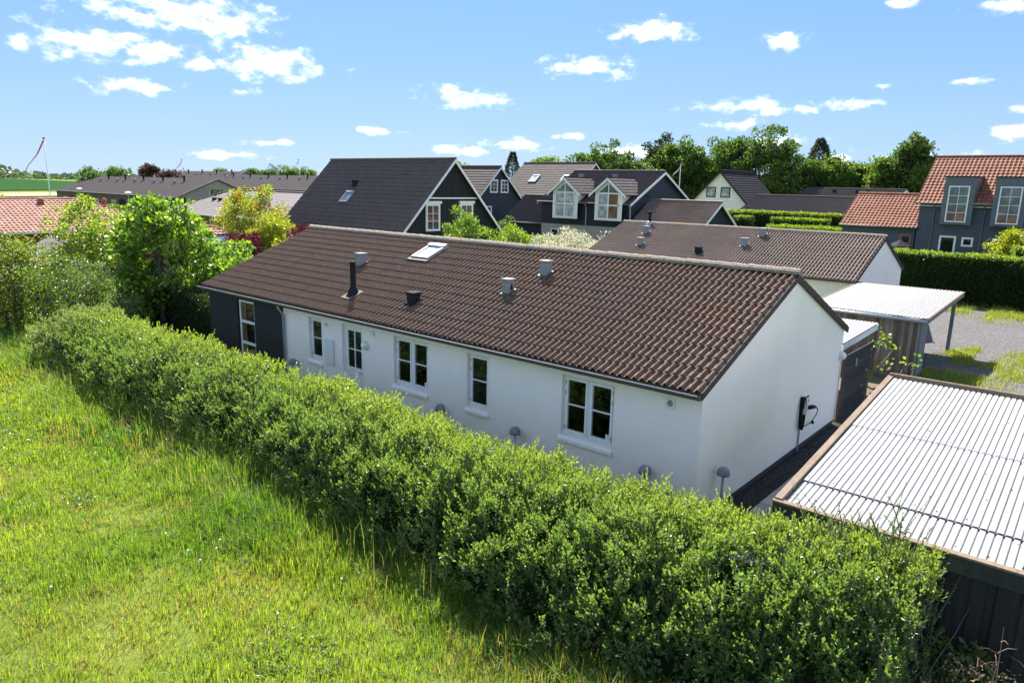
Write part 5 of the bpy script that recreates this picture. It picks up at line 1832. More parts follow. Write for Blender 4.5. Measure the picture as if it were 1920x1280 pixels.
def make_hedge():
    P, T, S, C = [], [], [], []
    # shoots: short leafy twigs growing out of the surface, thicker on the near part
    ns = 29000
    u = rng.random(ns * 2)
    x = HX0 + (HX1 - HX0) * rng.random(ns * 2)
    near = np.clip((x + 14) / 16, 0.34, 1)
    x = x[u < near][:ns]
    ns = len(x)
    th = .06 + rng.random(ns) * (math.pi * .86)
    th = np.where(rng.random(ns) < .62, th, .3 + rng.random(ns) * 1.5)
    p, n = hedge_surface(x, th)
    bump = vnoise(p * 1.3, 3) * .16 + vnoise(p * 3.8, 5) * .44 + vnoise(p * 8.5, 6) * .40
    gap = vnoise(p * np.array([2.4, 2.4, 2.8]) + 7.7, 11)
    low = p[:, 2] < .75
    keep = (bump > .29 + .02 * low) & (rng.random(ns) < np.where(gap < .30, .20, 1.0))
    p, n, bump, th, x = p[keep], n[keep], bump[keep], th[keep], x[keep]
    ns = len(p)
    depth = (bump - .5) * .80 + rng.normal(0, .055, ns) - .04
    p = p + n * depth[:, None]
    d = unit(n * .8 + rng.normal(0, .38, (ns, 3)) + np.array([0, 0, .65]))
    slen = rng.uniform(.07, .20, ns) * (1 + .5 * (rng.random(ns) < .05))
    L = 8
    far = np.clip((-x - 2) / 16, 0, 1)
    lsz = .058 + .012 * far
    for j in range(L):
        f = (j + .5) / L
        q = p + d * (slen * f)[:, None] + rng.normal(0, .006, (ns, 3))
        sd = unit(rng.normal(size=(ns, 3)))
        tip = unit(d * .75 + sd * .9 * (1.1 - f))
        P.append(q)
        T.append(tip)
        S.append(lsz * (.7 + .6 * rng.random(ns)) * (1.1 - .35 * f))
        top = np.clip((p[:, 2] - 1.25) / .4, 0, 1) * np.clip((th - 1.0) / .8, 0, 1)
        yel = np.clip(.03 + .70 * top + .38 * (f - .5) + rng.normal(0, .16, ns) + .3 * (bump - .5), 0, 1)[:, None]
        silver = np.clip((-17.6 - x) / 1.6, 0, .85)[:, None]
        c = np.array(G_MID) * (1 - yel) + np.array((.245, .295, .070)) * yel
        c = c * (1 - silver) + np.array((.17, .21, .12)) * silver
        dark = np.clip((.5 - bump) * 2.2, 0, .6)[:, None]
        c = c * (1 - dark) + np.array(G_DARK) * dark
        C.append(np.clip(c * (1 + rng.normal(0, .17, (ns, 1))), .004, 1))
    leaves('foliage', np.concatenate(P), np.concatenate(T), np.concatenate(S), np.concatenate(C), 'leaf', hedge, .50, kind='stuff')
    # inner leaves behind, darker older wood
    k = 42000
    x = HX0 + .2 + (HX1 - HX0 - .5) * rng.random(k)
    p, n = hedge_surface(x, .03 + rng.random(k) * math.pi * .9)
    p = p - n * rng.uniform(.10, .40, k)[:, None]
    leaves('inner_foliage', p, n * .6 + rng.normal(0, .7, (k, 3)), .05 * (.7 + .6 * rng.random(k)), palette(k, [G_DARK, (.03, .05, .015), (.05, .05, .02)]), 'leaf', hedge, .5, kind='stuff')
    # core
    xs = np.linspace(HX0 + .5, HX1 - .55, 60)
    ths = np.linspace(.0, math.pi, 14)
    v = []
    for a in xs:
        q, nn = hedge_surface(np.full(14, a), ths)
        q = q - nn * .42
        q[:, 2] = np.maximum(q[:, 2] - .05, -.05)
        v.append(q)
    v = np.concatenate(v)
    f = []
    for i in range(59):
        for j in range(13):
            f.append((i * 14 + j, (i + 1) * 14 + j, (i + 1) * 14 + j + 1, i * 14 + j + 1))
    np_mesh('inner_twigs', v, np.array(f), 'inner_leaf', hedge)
    cap = MB()
    cap.quad(*[tuple(q) for q in v[:14]])
    cap.quad(*[tuple(q) for q in v[-14:]])
    # bare stems at the foot and a few long shoots over the top
    st = MB()
    for i in range(90):
        x = random.uniform(HX0 + .3, HX1 - .3)
        y = random.uniform(-3.7, -2.2)
        st.tube([(x, y, -.05), (x + random.uniform(-.15, .15), y + random.uniform(-.4, .15), .6), (x + random.uniform(-.3, .3), y + random.uniform(-.6, .3), 1.2)], [.02, .014, .006], 5, cap=False)
    st.build('stem', 'trunk', hedge, kind='stuff')


make_hedge()


def shoots(parent, bases, length, n_leaf, leaf, cols, lean=.25, name='shoot'):
    """long upright shoots: a twig with leaves up its length"""
    mb = MB()
    P, T, S = [], [], []
    for b in bases:
        b = np.array(b, float)
        L_ = length * random.uniform(.55, 1.2)
        d = np.array([random.gauss(0, lean), random.gauss(0, lean), 1.0])
        d /= np.linalg.norm(d)
        bend = np.array([random.gauss(0, .12), random.gauss(0, .12), 0])
        pts = [b + d * L_ * f + bend * f * f * L_ for f in (0, .35, .7, 1)]
        mb.tube([tuple(q) for q in pts], [.007, .006, .004, .002], 4, cap=False)
        for k in range(n_leaf):
            f = (k + random.random()) / n_leaf
            q = b + d * L_ * f + bend * f * f * L_
            sd = rng.normal(size=3)
            P.append(q)
            T.append(d * .6 + sd / np.linalg.norm(sd) * .9)
            S.append(leaf * random.uniform(.7, 1.25) * (1.1 - .4 * f))
    mb.build('twig', 'trunk', parent, kind='stuff')
    leaves(name, np.array(P), np.array(T), np.array(S), palette(len(P), cols), 'leaf', parent, .42, kind='stuff')


hb = []
for i in range(190):
    x = random.uniform(HX0 + .5, HX1 - .3)
    q, nn = hedge_surface(np.array([x]), np.array([random.uniform(1.0, 2.3)]))
    hb.append(tuple(q[0] - np.array([0, 0, .12])))
shoots(hedge, hb, .22, 12, .042, [G_YOUNG, G_YEL, G_MID])
# the taller wild end beside the carport
hb = []
for i in range(230):
    x = random.uniform(2.3, 4.05)
    y = random.uniform(-3.6, -2.05)
    hb.append((x, y, random.uniform(1.0, 1.75) - max(0, x - 3.5) * .9))
for i in range(110):
    hb.append((random.uniform(2.75, 3.75), random.uniform(-2.75, -2.1), random.uniform(1.5, 1.8)))
for i in range(7):
    hb.append((random.uniform(3.3, 3.6), random.uniform(-2.45, -2.2), 2.05))
for i in range(60):
    hb.append((random.uniform(3.6, 4.05), random.uniform(-3.9, -2.2), random.uniform(.25, 1.4)))
shoots(hedge, hb, .55, 26, .044, [G_MID, (.07, .12, .04), (.06, .10, .035), G_DARK], .35)


# ---- meadow grass
def proj(p):
    q = (p - CAM) @ CR.T
    return 960 + FPX * q[:, 0] / q[:, 2], 640 - FPX * q[:, 1] / q[:, 2], q[:, 2]


def blades(name, p, h, w, lean, col, kind='stuff', label=None, cat=None):
    n = len(p)
    a = rng.random(n) * 2 * np.pi
    d = np.stack([np.cos(a), np.sin(a), np.zeros(n)], 1)
    s_ = np.stack([-np.sin(a + rng.normal(0, .6, n)), np.cos(a), np.zeros(n)], 1)
    h_, w_, l_ = h[:, None], w[:, None], lean[:, None]
    z = np.array([0, 0, 1.0])
    v = np.empty((n, 5, 3))
    v[:, 0] = p - s_ * w_ * .5
    v[:, 1] = p + s_ * w_ * .5
    m_ = p + z * h_ * .58 + d * h_ * l_ * .28
    v[:, 2] = m_ - s_ * w_ * .42
    v[:, 3] = m_ + s_ * w_ * .42
    v[:, 4] = p + z * h_ * (1 - .25 * l_) + d * h_ * l_ * .85
    b = np.arange(n)[:, None] * 5
    t = np.concatenate([b + np.array([0, 1, 3]), b + np.array([0, 3, 2]), b + np.array([2, 3, 4])], 0)
    return np_mesh(name, v.reshape(-1, 3), t, 'grass', None, np.repeat(col, 5, axis=0), kind=kind, label=label, cat=cat)


def meadow():
    k = 540000
    p = np.stack([rng.uniform(-30, 6.0, k), rng.uniform(-13, -3.3, k), np.zeros(k)], 1)
    u, v, dep = proj(p)
    ok = (dep > 1) & (u > -120) & (u < 2150) & (v < 1480) & (v > 560)
    p, dep = p[ok], dep[ok]
    ok = rng.random(len(p)) < np.clip((10.5 / dep) ** 1.1, .28, 1)
    p, dep = p[ok], dep[ok]
    patch = vnoise(np.stack([p[:, 0] * .8, p[:, 1] * .8, p[:, 0] * 0], 1), 31) * .6 + vnoise(np.stack([p[:, 0] * 2.6, p[:, 1] * 2.6, p[:, 0] * 0], 1), 33) * .4
    edge = np.clip((p[:, 1] + 5.9 + .5 * np.sin(p[:, 0] * .8)) / 1.3, 0, 1)
    edge = np.maximum(edge, np.clip((-p[:, 0] - 17.5) / 4, 0, 1) * .6)
    tuft = vnoise(np.stack([p[:, 0] * 5, p[:, 1] * 5, p[:, 0] * 0], 1), 37)
    ok = (rng.random(len(p)) < .55 + .5 * patch + .3 * edge) & ~((patch < .24) & (edge < .3) & (rng.random(len(p)) < .45))
    p, dep, patch, edge, tuft = p[ok], dep[ok], patch[ok], edge[ok], tuft[ok]
    n = len(p)
    foot = np.clip((p[:, 1] + 4.75) / .3, 0, 1) * np.clip((p[:, 0] + 6) / 4, 0, 1)
    h = (.07 + .11 * patch + .12 * tuft ** 2 + .34 * edge * (1 - .75 * foot) * (.5 + .7 * tuft)) * rng.uniform(.55, 1.35, n)
    w = (.0066 + .0036 * rng.random(n)) * np.clip(dep / 9.5, 1, 2.6)
    lean = np.abs(rng.normal(.45, .3, n))
    y = np.clip(.62 - .55 * edge + 1.2 * (vnoise(np.stack([p[:, 0] * .75, p[:, 1] * .75, p[:, 0] * 0], 1), 41) - .5) + rng.normal(0, .2, n), 0, 1)[:, None]
    c = np.array((.112, .212, .034)) * (1 - y) + np.array((.245, .312, .050)) * y
    dry = (rng.random(n) < .05 + .32 * (patch < .37))[:, None]
    c = np.where(dry, np.array((.26, .21, .10)), c)
    c = np.clip(c * (1 + rng.normal(0, .17, (n, 1))), .005, 1)
    blades('meadow_grass', p, h, w, lean, c, label='bright green meadow grass growing long beside the hedge', cat='grass')
    # flowering stalks along the hedge
    k = 700
    x = rng.uniform(-20, -1.5, k)
    q = np.stack([x, -4.6 + rng.normal(0, .35, k), np.zeros(k)], 1)
    blades('grass_stalks', q, rng.uniform(.6, 1.0, k), np.full(k, .007), np.abs(rng.normal(.35, .25, k)), palette(k, [(.13, .17, .06), (.10, .15, .045), (.2, .19, .11)]),
           label='tall pale seeding grass stalks leaning along the foot of the hedge', cat='grass')
    # low broad-leaved weeds
    k = 5200
    q = np.stack([rng.uniform(-20, 1, k), rng.uniform(-10, -4.2, k), np.zeros(k)], 1)
    wn_ = vnoise(np.stack([q[:, 0] * .9, q[:, 1] * .9, q[:, 0] * 0], 1), 51)
    q = q[(wn_ > .66)]
    q = np.repeat(q, 7, axis=0) + rng.normal(0, .05, (len(q) * 7, 3)) * np.array([1, 1, .3])
    q[:, 2] = np.abs(q[:, 2]) + .05
    leaves('meadow_weeds', q, rng.normal(0, 1, q.shape) * np.array([1, 1, .35]) + np.array([0, 0, .25]), np.full(len(q), .085), palette(len(q), [(.07, .12, .03), (.09, .15, .03), (.06, .10, .04)]), 'leaf', None, .45, kind='stuff')


meadow()
props(bpy.data.objects['meadow_weeds'], 'low broad leaved weeds scattered among the meadow grass', 'weeds')

# dandelion clocks
for i, (a, b) in enumerate([(405, 1028), (412, 1012), (352, 1032), (178, 850), (115, 745), (200, 818), (88, 733), (310, 1000), (375, 1050), (95, 1100), (520, 1150), (640, 1085)]):
    d = px_dir(a, b)
    t_ = (.2 - CAM[2]) / d[2]
    q = CAM + d * t_
    t = thing('dandelion', 'white dandelion clock on a thin stalk in the meadow grass', 'dandelion', (q[0], q[1], 0), 'dandelion clocks in the meadow')
    MB().tube([(q[0], q[1], 0), (q[0] + .01, q[1], .2)], .004, 5).build('stalk', 'grass_stalk' if 'grass_stalk' in MATS else 'inner_leaf', t)
    MB().lathe((q[0] + .01, q[1], .19), (0, 0, 1), [(.005, 0), (.015, .006), (.019, .018), (.014, .03), (.003, .036)], 10).build('seed_head', 'flag_white', t, smooth=True)

# ---- grass on and round the drive
def tufts(name, label, regions, seed, hmin=.06, hmax=.22):
    P = []
    for (x0, x1, y0, y1, n) in regions:
        q = np.stack([rng.uniform(x0, x1, n), rng.uniform(y0, y1, n), np.full(n, .03)], 1)
        ex = np.minimum(np.minimum(q[:, 0] - x0, x1 - q[:, 0]) / (x1 - x0), np.minimum(q[:, 1] - y0, y1 - q[:, 1]) / (y1 - y0)) * 2
        k = vnoise(np.stack([q[:, 0] * 1.6, q[:, 1] * .7, q[:, 0] * 0], 1), seed) + .35 * np.clip(ex, 0, 1)
        P.append(q[rng.random(n) < np.clip((k - .38) * 2.2, 0, 1) ** 1.5])
    P = np.concatenate(P)
    n = len(P)
    blades(name, P, rng.uniform(hmin, hmax, n), np.full(n, .014), np.abs(rng.normal(.5, .3, n)), palette(n, [(.13, .17, .025), (.17, .19, .03), (.09, .14, .02), (.24, .20, .09)]), label=label, cat='grass')


tufts('drive_grass', 'yellow green grass patches growing through the gravel drive', [(2.0, 3.5, 10.5, 22, 9000), (.15, 1.5, 18.4, 21.6, 5200), (.5, 2.3, 12.0, 18.6, 7000), (.6, 1.7, 8.5, 12.5, 3000), (4.5, 9, 12, 24, 5000)], 61)
tufts('verge_grass', 'dry yellowish grass along the foot of the tall dark hedge', [(-3.5, 9, 30.8, 34.2, 15000), (-1.0, 8, 28.5, 31.6, 4000)], 63, .08, .4)

# ---- tall dark hedge behind the drive, clipped hedges further back
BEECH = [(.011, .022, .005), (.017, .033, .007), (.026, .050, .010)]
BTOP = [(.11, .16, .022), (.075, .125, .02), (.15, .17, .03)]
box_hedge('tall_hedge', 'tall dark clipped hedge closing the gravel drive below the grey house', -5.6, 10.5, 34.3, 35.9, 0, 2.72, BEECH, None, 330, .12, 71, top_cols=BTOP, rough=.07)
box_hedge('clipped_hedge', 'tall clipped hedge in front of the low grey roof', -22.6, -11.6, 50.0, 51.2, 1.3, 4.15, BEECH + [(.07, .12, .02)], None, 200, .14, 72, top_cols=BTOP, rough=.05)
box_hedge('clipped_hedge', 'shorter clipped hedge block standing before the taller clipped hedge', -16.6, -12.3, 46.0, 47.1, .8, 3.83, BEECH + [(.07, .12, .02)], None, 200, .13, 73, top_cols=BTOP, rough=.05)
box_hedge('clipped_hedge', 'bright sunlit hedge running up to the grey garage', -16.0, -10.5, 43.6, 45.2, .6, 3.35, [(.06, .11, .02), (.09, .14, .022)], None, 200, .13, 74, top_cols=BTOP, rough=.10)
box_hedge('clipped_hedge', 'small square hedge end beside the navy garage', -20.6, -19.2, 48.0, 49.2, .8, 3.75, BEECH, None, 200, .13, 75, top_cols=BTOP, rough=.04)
box_hedge('clipped_hedge', 'low clipped hedge in front of the white lower wall of the dormer house', -33.6, -29.5, 33.6, 34.9, 0, 1.9, [(.06, .11, .02), (.08, .13, .022)], None, 220, .12, 76, top_cols=BTOP, rough=.06)
box_hedge('clipped_hedge', 'clipped hedge along the road below the long brick terrace', -104, -90, 28.8, 30.2, 0, 1.9, [(.07, .12, .02), (.10, .15, .03)], None, 90, .22, 77, top_cols=BTOP, m='leaf_far', rough=.05)
box_hedge('clipped_hedge', 'second clipped road hedge nearer the lilac roof', -86, -75, 26.6, 28.0, 0, 2.0, [(.07, .12, .02), (.10, .15, .03)], None, 90, .22, 78, top_cols=BTOP, m='leaf_far', rough=.05)
box_hedge('clipped_hedge', 'yellow green hedge below the red brick wall of the lilac roofed house', -60, -44, 17.4, 18.6, 0, 2.0, [(.10, .14, .02), (.07, .11, .02)], None, 130, .15, 79, top_cols=BTOP, rough=.10)
box_hedge('dark_hedge', 'hedge with deep shade painted into its near-black leaves at the black end of the white house', -26.5, -17.4, .5, 1.7, 0, 1.95, [(.009, .018, .005), (.015, .026, .007)], None, 260, .07, 80, rough=.08)  # deep shade of this corner is put into the leaf colours

# ---- trees and shrubs on the left
SYC = [(.065, .12, .018), (.10, .165, .022), (.045, .085, .016), (.13, .18, .03)]
tree('sycamore_tree', 'young multi-stemmed maple with bright green leaves behind the hedge end', 'tree', (-22.0, .75, 0), 5.2, (1.5, 1.5, 2.3), SYC, None, 78, 80, .36, .125, 101, .06, stems=4, crown_z=.56, width=.8, hollow=.5, bottom=-.95, limbs=10)
tree('sycamore_tree', 'smaller bright green maple leaning towards the black end wall', 'tree', (-20.2, 2.6, 0), 3.6, (1.3, 1.3, 1.6), SYC, None, 50, 70, .32, .12, 102, .05, stems=2, crown_z=.58, width=.8, hollow=.3, bottom=-.9)
tree('garden_tree', 'yellow green apple tree in front of the terracotta roof', 'tree', (-31.4, 1.7, 0), 4.7, (1.9, 1.9, 1.9), [(.10, .15, .022), (.16, .18, .03), (.07, .12, .02), (.28, .24, .03)], [.4, .3, .25, .05], 60, 60, .40, .13, 103, .08, crown_z=.6)
tree('garden_tree', 'bushy green tree between the maple and the shed', 'tree', (-26.2, 3.4, 0), 4.4, (1.5, 1.5, 1.9), [(.09, .15, .02), (.06, .11, .02), (.13, .18, .025)], None, 60, 60, .38, .12, 104, .08, crown_z=.58)
tree('tall_shrub', 'tall yellow green shrub at the dark end of the meadow', 'shrub', (-25.8, -3.1, 0), 3.8, (1.7, 2.0, 2.1), [(.10, .135, .02), (.06, .09, .018), (.03, .055, .012), (.14, .145, .028)], None, 95, 75, .42, .085, 105, .07, stems=3, crown_z=.48, bottom=-.98)
tree('tall_shrub', 'dark green shrub in the shade beyond the hedge end', 'shrub', (-23.6, -1.6, 0), 2.9, (1.3, 1.5, 1.5), [(.03, .06, .012), (.055, .09, .018)], None, 60, 75, .36, .07, 106, .05, stems=3, crown_z=.48, bottom=-.98)
tree('tall_shrub', 'shrub with pale yellow tips at the far left of the garden', 'shrub', (-28.6, -4.2, 0), 3.3, (1.6, 1.7, 1.7), [(.13, .15, .025), (.08, .12, .02)], None, 60, 70, .40, .09, 107, .05, stems=3, crown_z=.48, bottom=-.98)
tree('spirea_shrub', 'white flowering spirea shrub in front of the small sheds', 'shrub', (-32.4, .2, 0), 2.7, (1.7, 1.5, 1.3), [(.46, .46, .36), (.30, .34, .20), (.12, .17, .04)], [.4, .3, .3], 55, 75, .36, .07, 108, .03, stems=4, crown_z=.52, bottom=-.9, m='petal')
tree('spirea_shrub', 'second white flowering shrub beside the lilac felt shed', 'shrub', (-28.3, .1, 0), 2.3, (1.3, 1.3, 1.2), [(.40, .42, .30), (.14, .19, .05), (.10, .15, .04)], [.35, .3, .35], 45, 70, .34, .07, 109, .03, stems=4, crown_z=.5, bottom=-.9, m='petal')
tree('garden_shrub', 'rounded grey green bush just behind the leafy hedge end', 'shrub', (-21.6, -.9, 0), 1.85, (1.1, .8, .9), [(.09, .13, .05), (.06, .10, .03)], None, 45, 80, .26, .05, 110, .03, stems=3, crown_z=.5, bottom=-.9)
tree('garden_shrub', 'feathery green shrub in front of the greenhouse', 'shrub', (-29.5, 7.2, 0), 2.5, (1.7, 1.5, 1.4), [(.07, .12, .03), (.10, .16, .03), (.13, .17, .05)], None, 60, 70, .34, .09, 111, .03, stems=4, crown_z=.45, bottom=-.95)
tree('garden_shrub', 'light green shrub left of the greenhouse', 'shrub', (-30.4, 5.2, 0), 2.4, (1.6, 1.4, 1.3), [(.09, .15, .025), (.12, .18, .03), (.06, .1, .02)], None, 55, 70, .34, .09, 112, .03, stems=4, crown_z=.45, bottom=-.95)
tree('garden_shrub', 'yellow green shrub close to the tiled eave end', 'shrub', (-25.6, 8.6, 0), 3.0, (1.5, 1.4, 1.4), [(.15, .18, .02), (.19, .19, .025), (.09, .13, .02)], None, 55, 70, .34, .08, 113, .03, stems=3, crown_z=.52, bottom=-.95)
tree('garden_shrub', 'olive green shrub under the dark red maples', 'shrub', (-25.0, 6.2, 0), 2.4, (1.6, 1.4, 1.2), [(.06, .09, .025), (.09, .13, .03), (.07, .1, .03)], None, 55, 70, .34, .08, 114, .03, stems=3, crown_z=.48, bottom=-.95)
tree('photinia_tree', 'rounded yellow green tree with red young leaves beside the black timber house', 'tree', (-36.2, 12.6, 0), 5.75, (2.5, 2.2, 2.1), [(.15, .19, .022), (.20, .20, .028), (.09, .13, .02), (.32, .09, .03)], [.4, .25, .2, .15], 85, 75, .42, .12, 115, .1, crown_z=.62, bottom=-.85)
tree('golden_tree', 'golden green tree in front of the red tipped tree', 'tree', (-32.0, 11.4, 0), 4.3, (1.5, 1.4, 1.5), [(.20, .22, .022), (.16, .19, .02), (.25, .23, .03)], None, 55, 65, .36, .11, 116, .06, crown_z=.6, bottom=-.8)
MAPLE = [(.075, .010, .018), (.105, .014, .024), (.045, .006, .012)]
tree('red_maple', 'low dark red maple over the greenhouse roof', 'tree', (-31.0, 9.0, 0), 3.05, (1.25, 1.1, .8), MAPLE, None, 40, 70, .26, .10, 117, .04, crown_z=.75, bottom=-.7, m='petal')
tree('red_maple', 'dark red maple close under the black tiled roof', 'tree', (-27.6, 10.6, 0), 3.6, (1.1, 1.0, .9), MAPLE, None, 38, 70, .26, .10, 118, .04, crown_z=.74, bottom=-.7, m='petal')
tree('cream_shrub', 'cream flowering shrub left of the greenhouse ridge', 'shrub', (-37.5, 8.6, 0), 2.9, (1.2, 1.2, 1.2), [(.45, .38, .26), (.25, .24, .12)], None, 35, 60, .3, .09, 119, .03, crown_z=.55, m='petal')
tree('blossom_tree', 'bare twigged tree with sparse white blossom at the far left', 'tree', (-78, 5.5, 0), 5.0, (5, 3, 2.6), [(.30, .28, .22), (.13, .13, .06), (.12, .09, .07)], None, 60, 40, .7, .22, 120, .14, crown_z=.45, m='leaf_far')
tree('garden_tree', 'light green tree beside the white flagpole', 'tree', (-66, 6.5, 0), 4.6, (2.2, 1.6, 1.4), [(.12, .17, .03), (.09, .14, .03)], None, 40, 50, .5, .2, 121, .1, crown_z=.66, m='leaf_far')
# clipped dark columns by the pale gable
for i, x in enumerate((-93.2, -91.6)):
    conifer('column_yew', ('slim dark yew column against the pale gable end', 'second dark yew column touching its neighbour by the pale gable')[i], (x, 39.6, 0), 4.4, .9, [(.03, .05, .015)], 130 + i, n=900, flare=.5)

# ---- shrubs behind the ridge of the white house
tree('laurel_bush', 'upright glossy laurel bush in front of the black gable windows', 'shrub', (-20.6, 15.5, 0), 4.65, (1.55, 1.5, 2.0), [(.06, .10, .022), (.10, .155, .03), (.14, .19, .035), (.04, .07, .02)], None, 90, 75, .30, .12, 141, .06, stems=5, crown_z=.56, bottom=-.95, up=.9, width=.42)
tree('laurel_bush', 'smaller laurel bush right of the black gable', 'shrub', (-20.0, 18.6, 0), 4.0, (1.2, 1.2, 1.5), [(.07, .11, .022), (.13, .18, .03)], None, 50, 70, .3, .11, 142, .05, stems=4, crown_z=.58, bottom=-.9, up=.8, width=.42)
WHITE = [(.66, .63, .50), (.55, .54, .38), (.16, .21, .07), (.72, .69, .58)]
tree('white_flowering_shrub', 'broad shrub covered in cream white flowers behind the lichen covered ridge', 'shrub', (-21.0, 24.2, 0), 3.35, (2.4, 2.2, 1.2), WHITE, [.35, .25, .2, .2], 85, 75, .38, .08, 143, .04, stems=4, crown_z=.62, bottom=-.5, m='petal')
tree('white_flowering_shrub', 'white flowering shrub meeting the verge of the second tiled roof', 'shrub', (-18.2, 25.8, 0), 3.1, (1.6, 2.0, 1.1), WHITE, [.35, .25, .2, .2], 60, 75, .36, .08, 144, .04, stems=4, crown_z=.62, bottom=-.5, m='petal')
tree('white_flowering_shrub', 'white flowering shrub at the foot of the black gable', 'shrub', (-23.4, 22.4, 0), 2.9, (1.5, 1.5, 1.1), WHITE, [.3, .3, .25, .15], 50, 75, .36, .08, 145, .04, stems=4, crown_z=.6, bottom=-.5, m='petal')
tree('garden_shrub', 'dark rounded shrub beside the navy outbuilding', 'shrub', (-31.6, 31.0, 0), 3.4, (1.4, 1.4, 1.5), [(.03, .06, .015), (.05, .09, .02)], None, 45, 70, .36, .12, 146, .05, crown_z=.52)
tree('golden_shrub', 'bright yellow rounded bush rising over the tall dark hedge', 'shrub', (.35, 39.6, 1.0), 3.3, (1.5, 1.4, 1.5), [(.30, .30, .012), (.24, .26, .015), (.18, .22, .02)], None, 60, 75, .34, .11, 147, .05, crown_z=.55)
box_hedge('clipped_hedge', 'sunlit hedge rising at the right end above the tall dark hedge', .4, 9, 36.6, 38.0, .6, 3.2, [(.10, .13, .02), (.07, .11, .02)], None, 180, .12, 81, top_cols=BTOP, rough=.10)

# vine on the dark fence, weeds beside it
vine = thing('fig_vine', 'young fig with large bright lobed leaves growing beside the dark board fence', 'vine', (.35, 9.6, 0))
mb_ = MB()
vp_ = [(.3, 9.3, 0), (.28, 9.5, .7), (.32, 9.2, 1.2), (.4, 9.8, 1.7), (.35, 10.3, 2.0)]
mb_.tube(vp_, [.014, .012, .010, .008, .004], 5)
mb_.tube([(.32, 9.2, 1.2), (.45, 10.4, 1.35), (.5, 11.2, 1.6)], [.01, .007, .004], 5)
mb_.tube([(.5, 11.3, 0), (.6, 11.7, .6), (.62, 12.2, .95)], [.012, .008, .004], 5)
mb_.tube([(.5, 12.3, 0), (.75, 12.6, .5), (.8, 12.9, .85)], [.012, .008, .004], 5)
mb_.build('stem', 'bark_dry', vine, smooth=True, kind='stuff')
cl_ = [(.36, 9.9, 1.85, 16), (.38, 10.2, 2.05, 10), (.5, 11.1, 1.62, 12), (.34, 9.5, 1.1, 12), (.45, 10.6, 1.2, 8), (.62, 12.2, 1.0, 10), (.8, 12.9, .88, 9), (.35, 9.5, .6, 7), (.5, 11.9, .3, 22), (.55, 13, .25, 26), (.5, 10.8, .2, 18)]
P = np.concatenate([np.array([x, y, z]) + rng.normal(0, .10, (n, 3)) for x, y, z, n in cl_])
leaves('leaf_cluster', P, rng.normal(0, 1, P.shape) + np.array([.4, -.3, .4]), rng.uniform(.09, .16, len(P)), palette(len(P), [(.14, .20, .02), (.09, .15, .02), (.19, .22, .03)]), 'leaf', vine, .8, kind='stuff')

# dry and green weeds at the foot of the carport boards
wd = thing('dry_weed', 'dead branching brown weed with pale seed heads in front of the black carport boards', 'weed', (4.6, -2.55, 0))
mb_ = MB()
for (x, y, l) in ((4.62, -2.5, 1.5), (4.5, -2.6, 1.15), (4.75, -2.6, 1.35), (4.35, -2.55, 1.0)):
    top = Vector((x + random.uniform(-.1, .25), y + random.uniform(-.1, .1), l))
    b_ = Vector((x, y, 0))
    mb_.tube([b_, b_.lerp(top, .5) + Vector((.04, 0, 0)), top], [.008, .006, .002], 5)
    for j in range(6):
        s0 = b_.lerp(top, random.uniform(.45, .95))
        e0 = s0 + Vector((random.uniform(-.22, .25), random.uniform(-.12, .12), random.uniform(.02, .14)))
        mb_.tube([s0, s0.lerp(e0, .5) + Vector((0, 0, .03)), e0], [.005, .004, .0015], 4)
mb_.build('stem', 'bark_dry', wd, kind='stuff')
P = np.array([(random.uniform(4.2, 4.85), random.uniform(-2.75, -2.4), random.uniform(.75, 1.0)) for _ in range(260)])
leaves('seed_head', P, rng.normal(0, 1, P.shape), rng.uniform(.02, .045, len(P)), palette(len(P), [(.36, .24, .17), (.26, .16, .11), (.42, .33, .25)]), 'leaf_far', wd, .6, kind='stuff')
br = thing('bare_branch', 'long bare grey branch leaning against the black carport boards', 'branch', (4.0, -2.4, 0))
MB().tube([(3.95, -2.7, .3), (4.1, -2.45, .75), (4.22, -2.2, 1.05), (4.30, -2.05, 1.35)], [.009, .008, .006, .002], 5).build('stem', 'trunk', br)
MB().tube([(4.08, -2.48, .7), (4.12, -2.5, .45), (4.13, -2.55, .2)], [.005, .004, .003], 5).build('side_stem', 'trunk', br)
tree('garden_shrub', 'small shaded weed bush at the foot of the black carport boards', 'shrub', (4.35, -2.15, 0), 1.0, (.34, .22, .4), [(.05, .08, .02), (.08, .11, .03)], None, 18, 24, .12, .06, 151, .01, crown_z=.6)

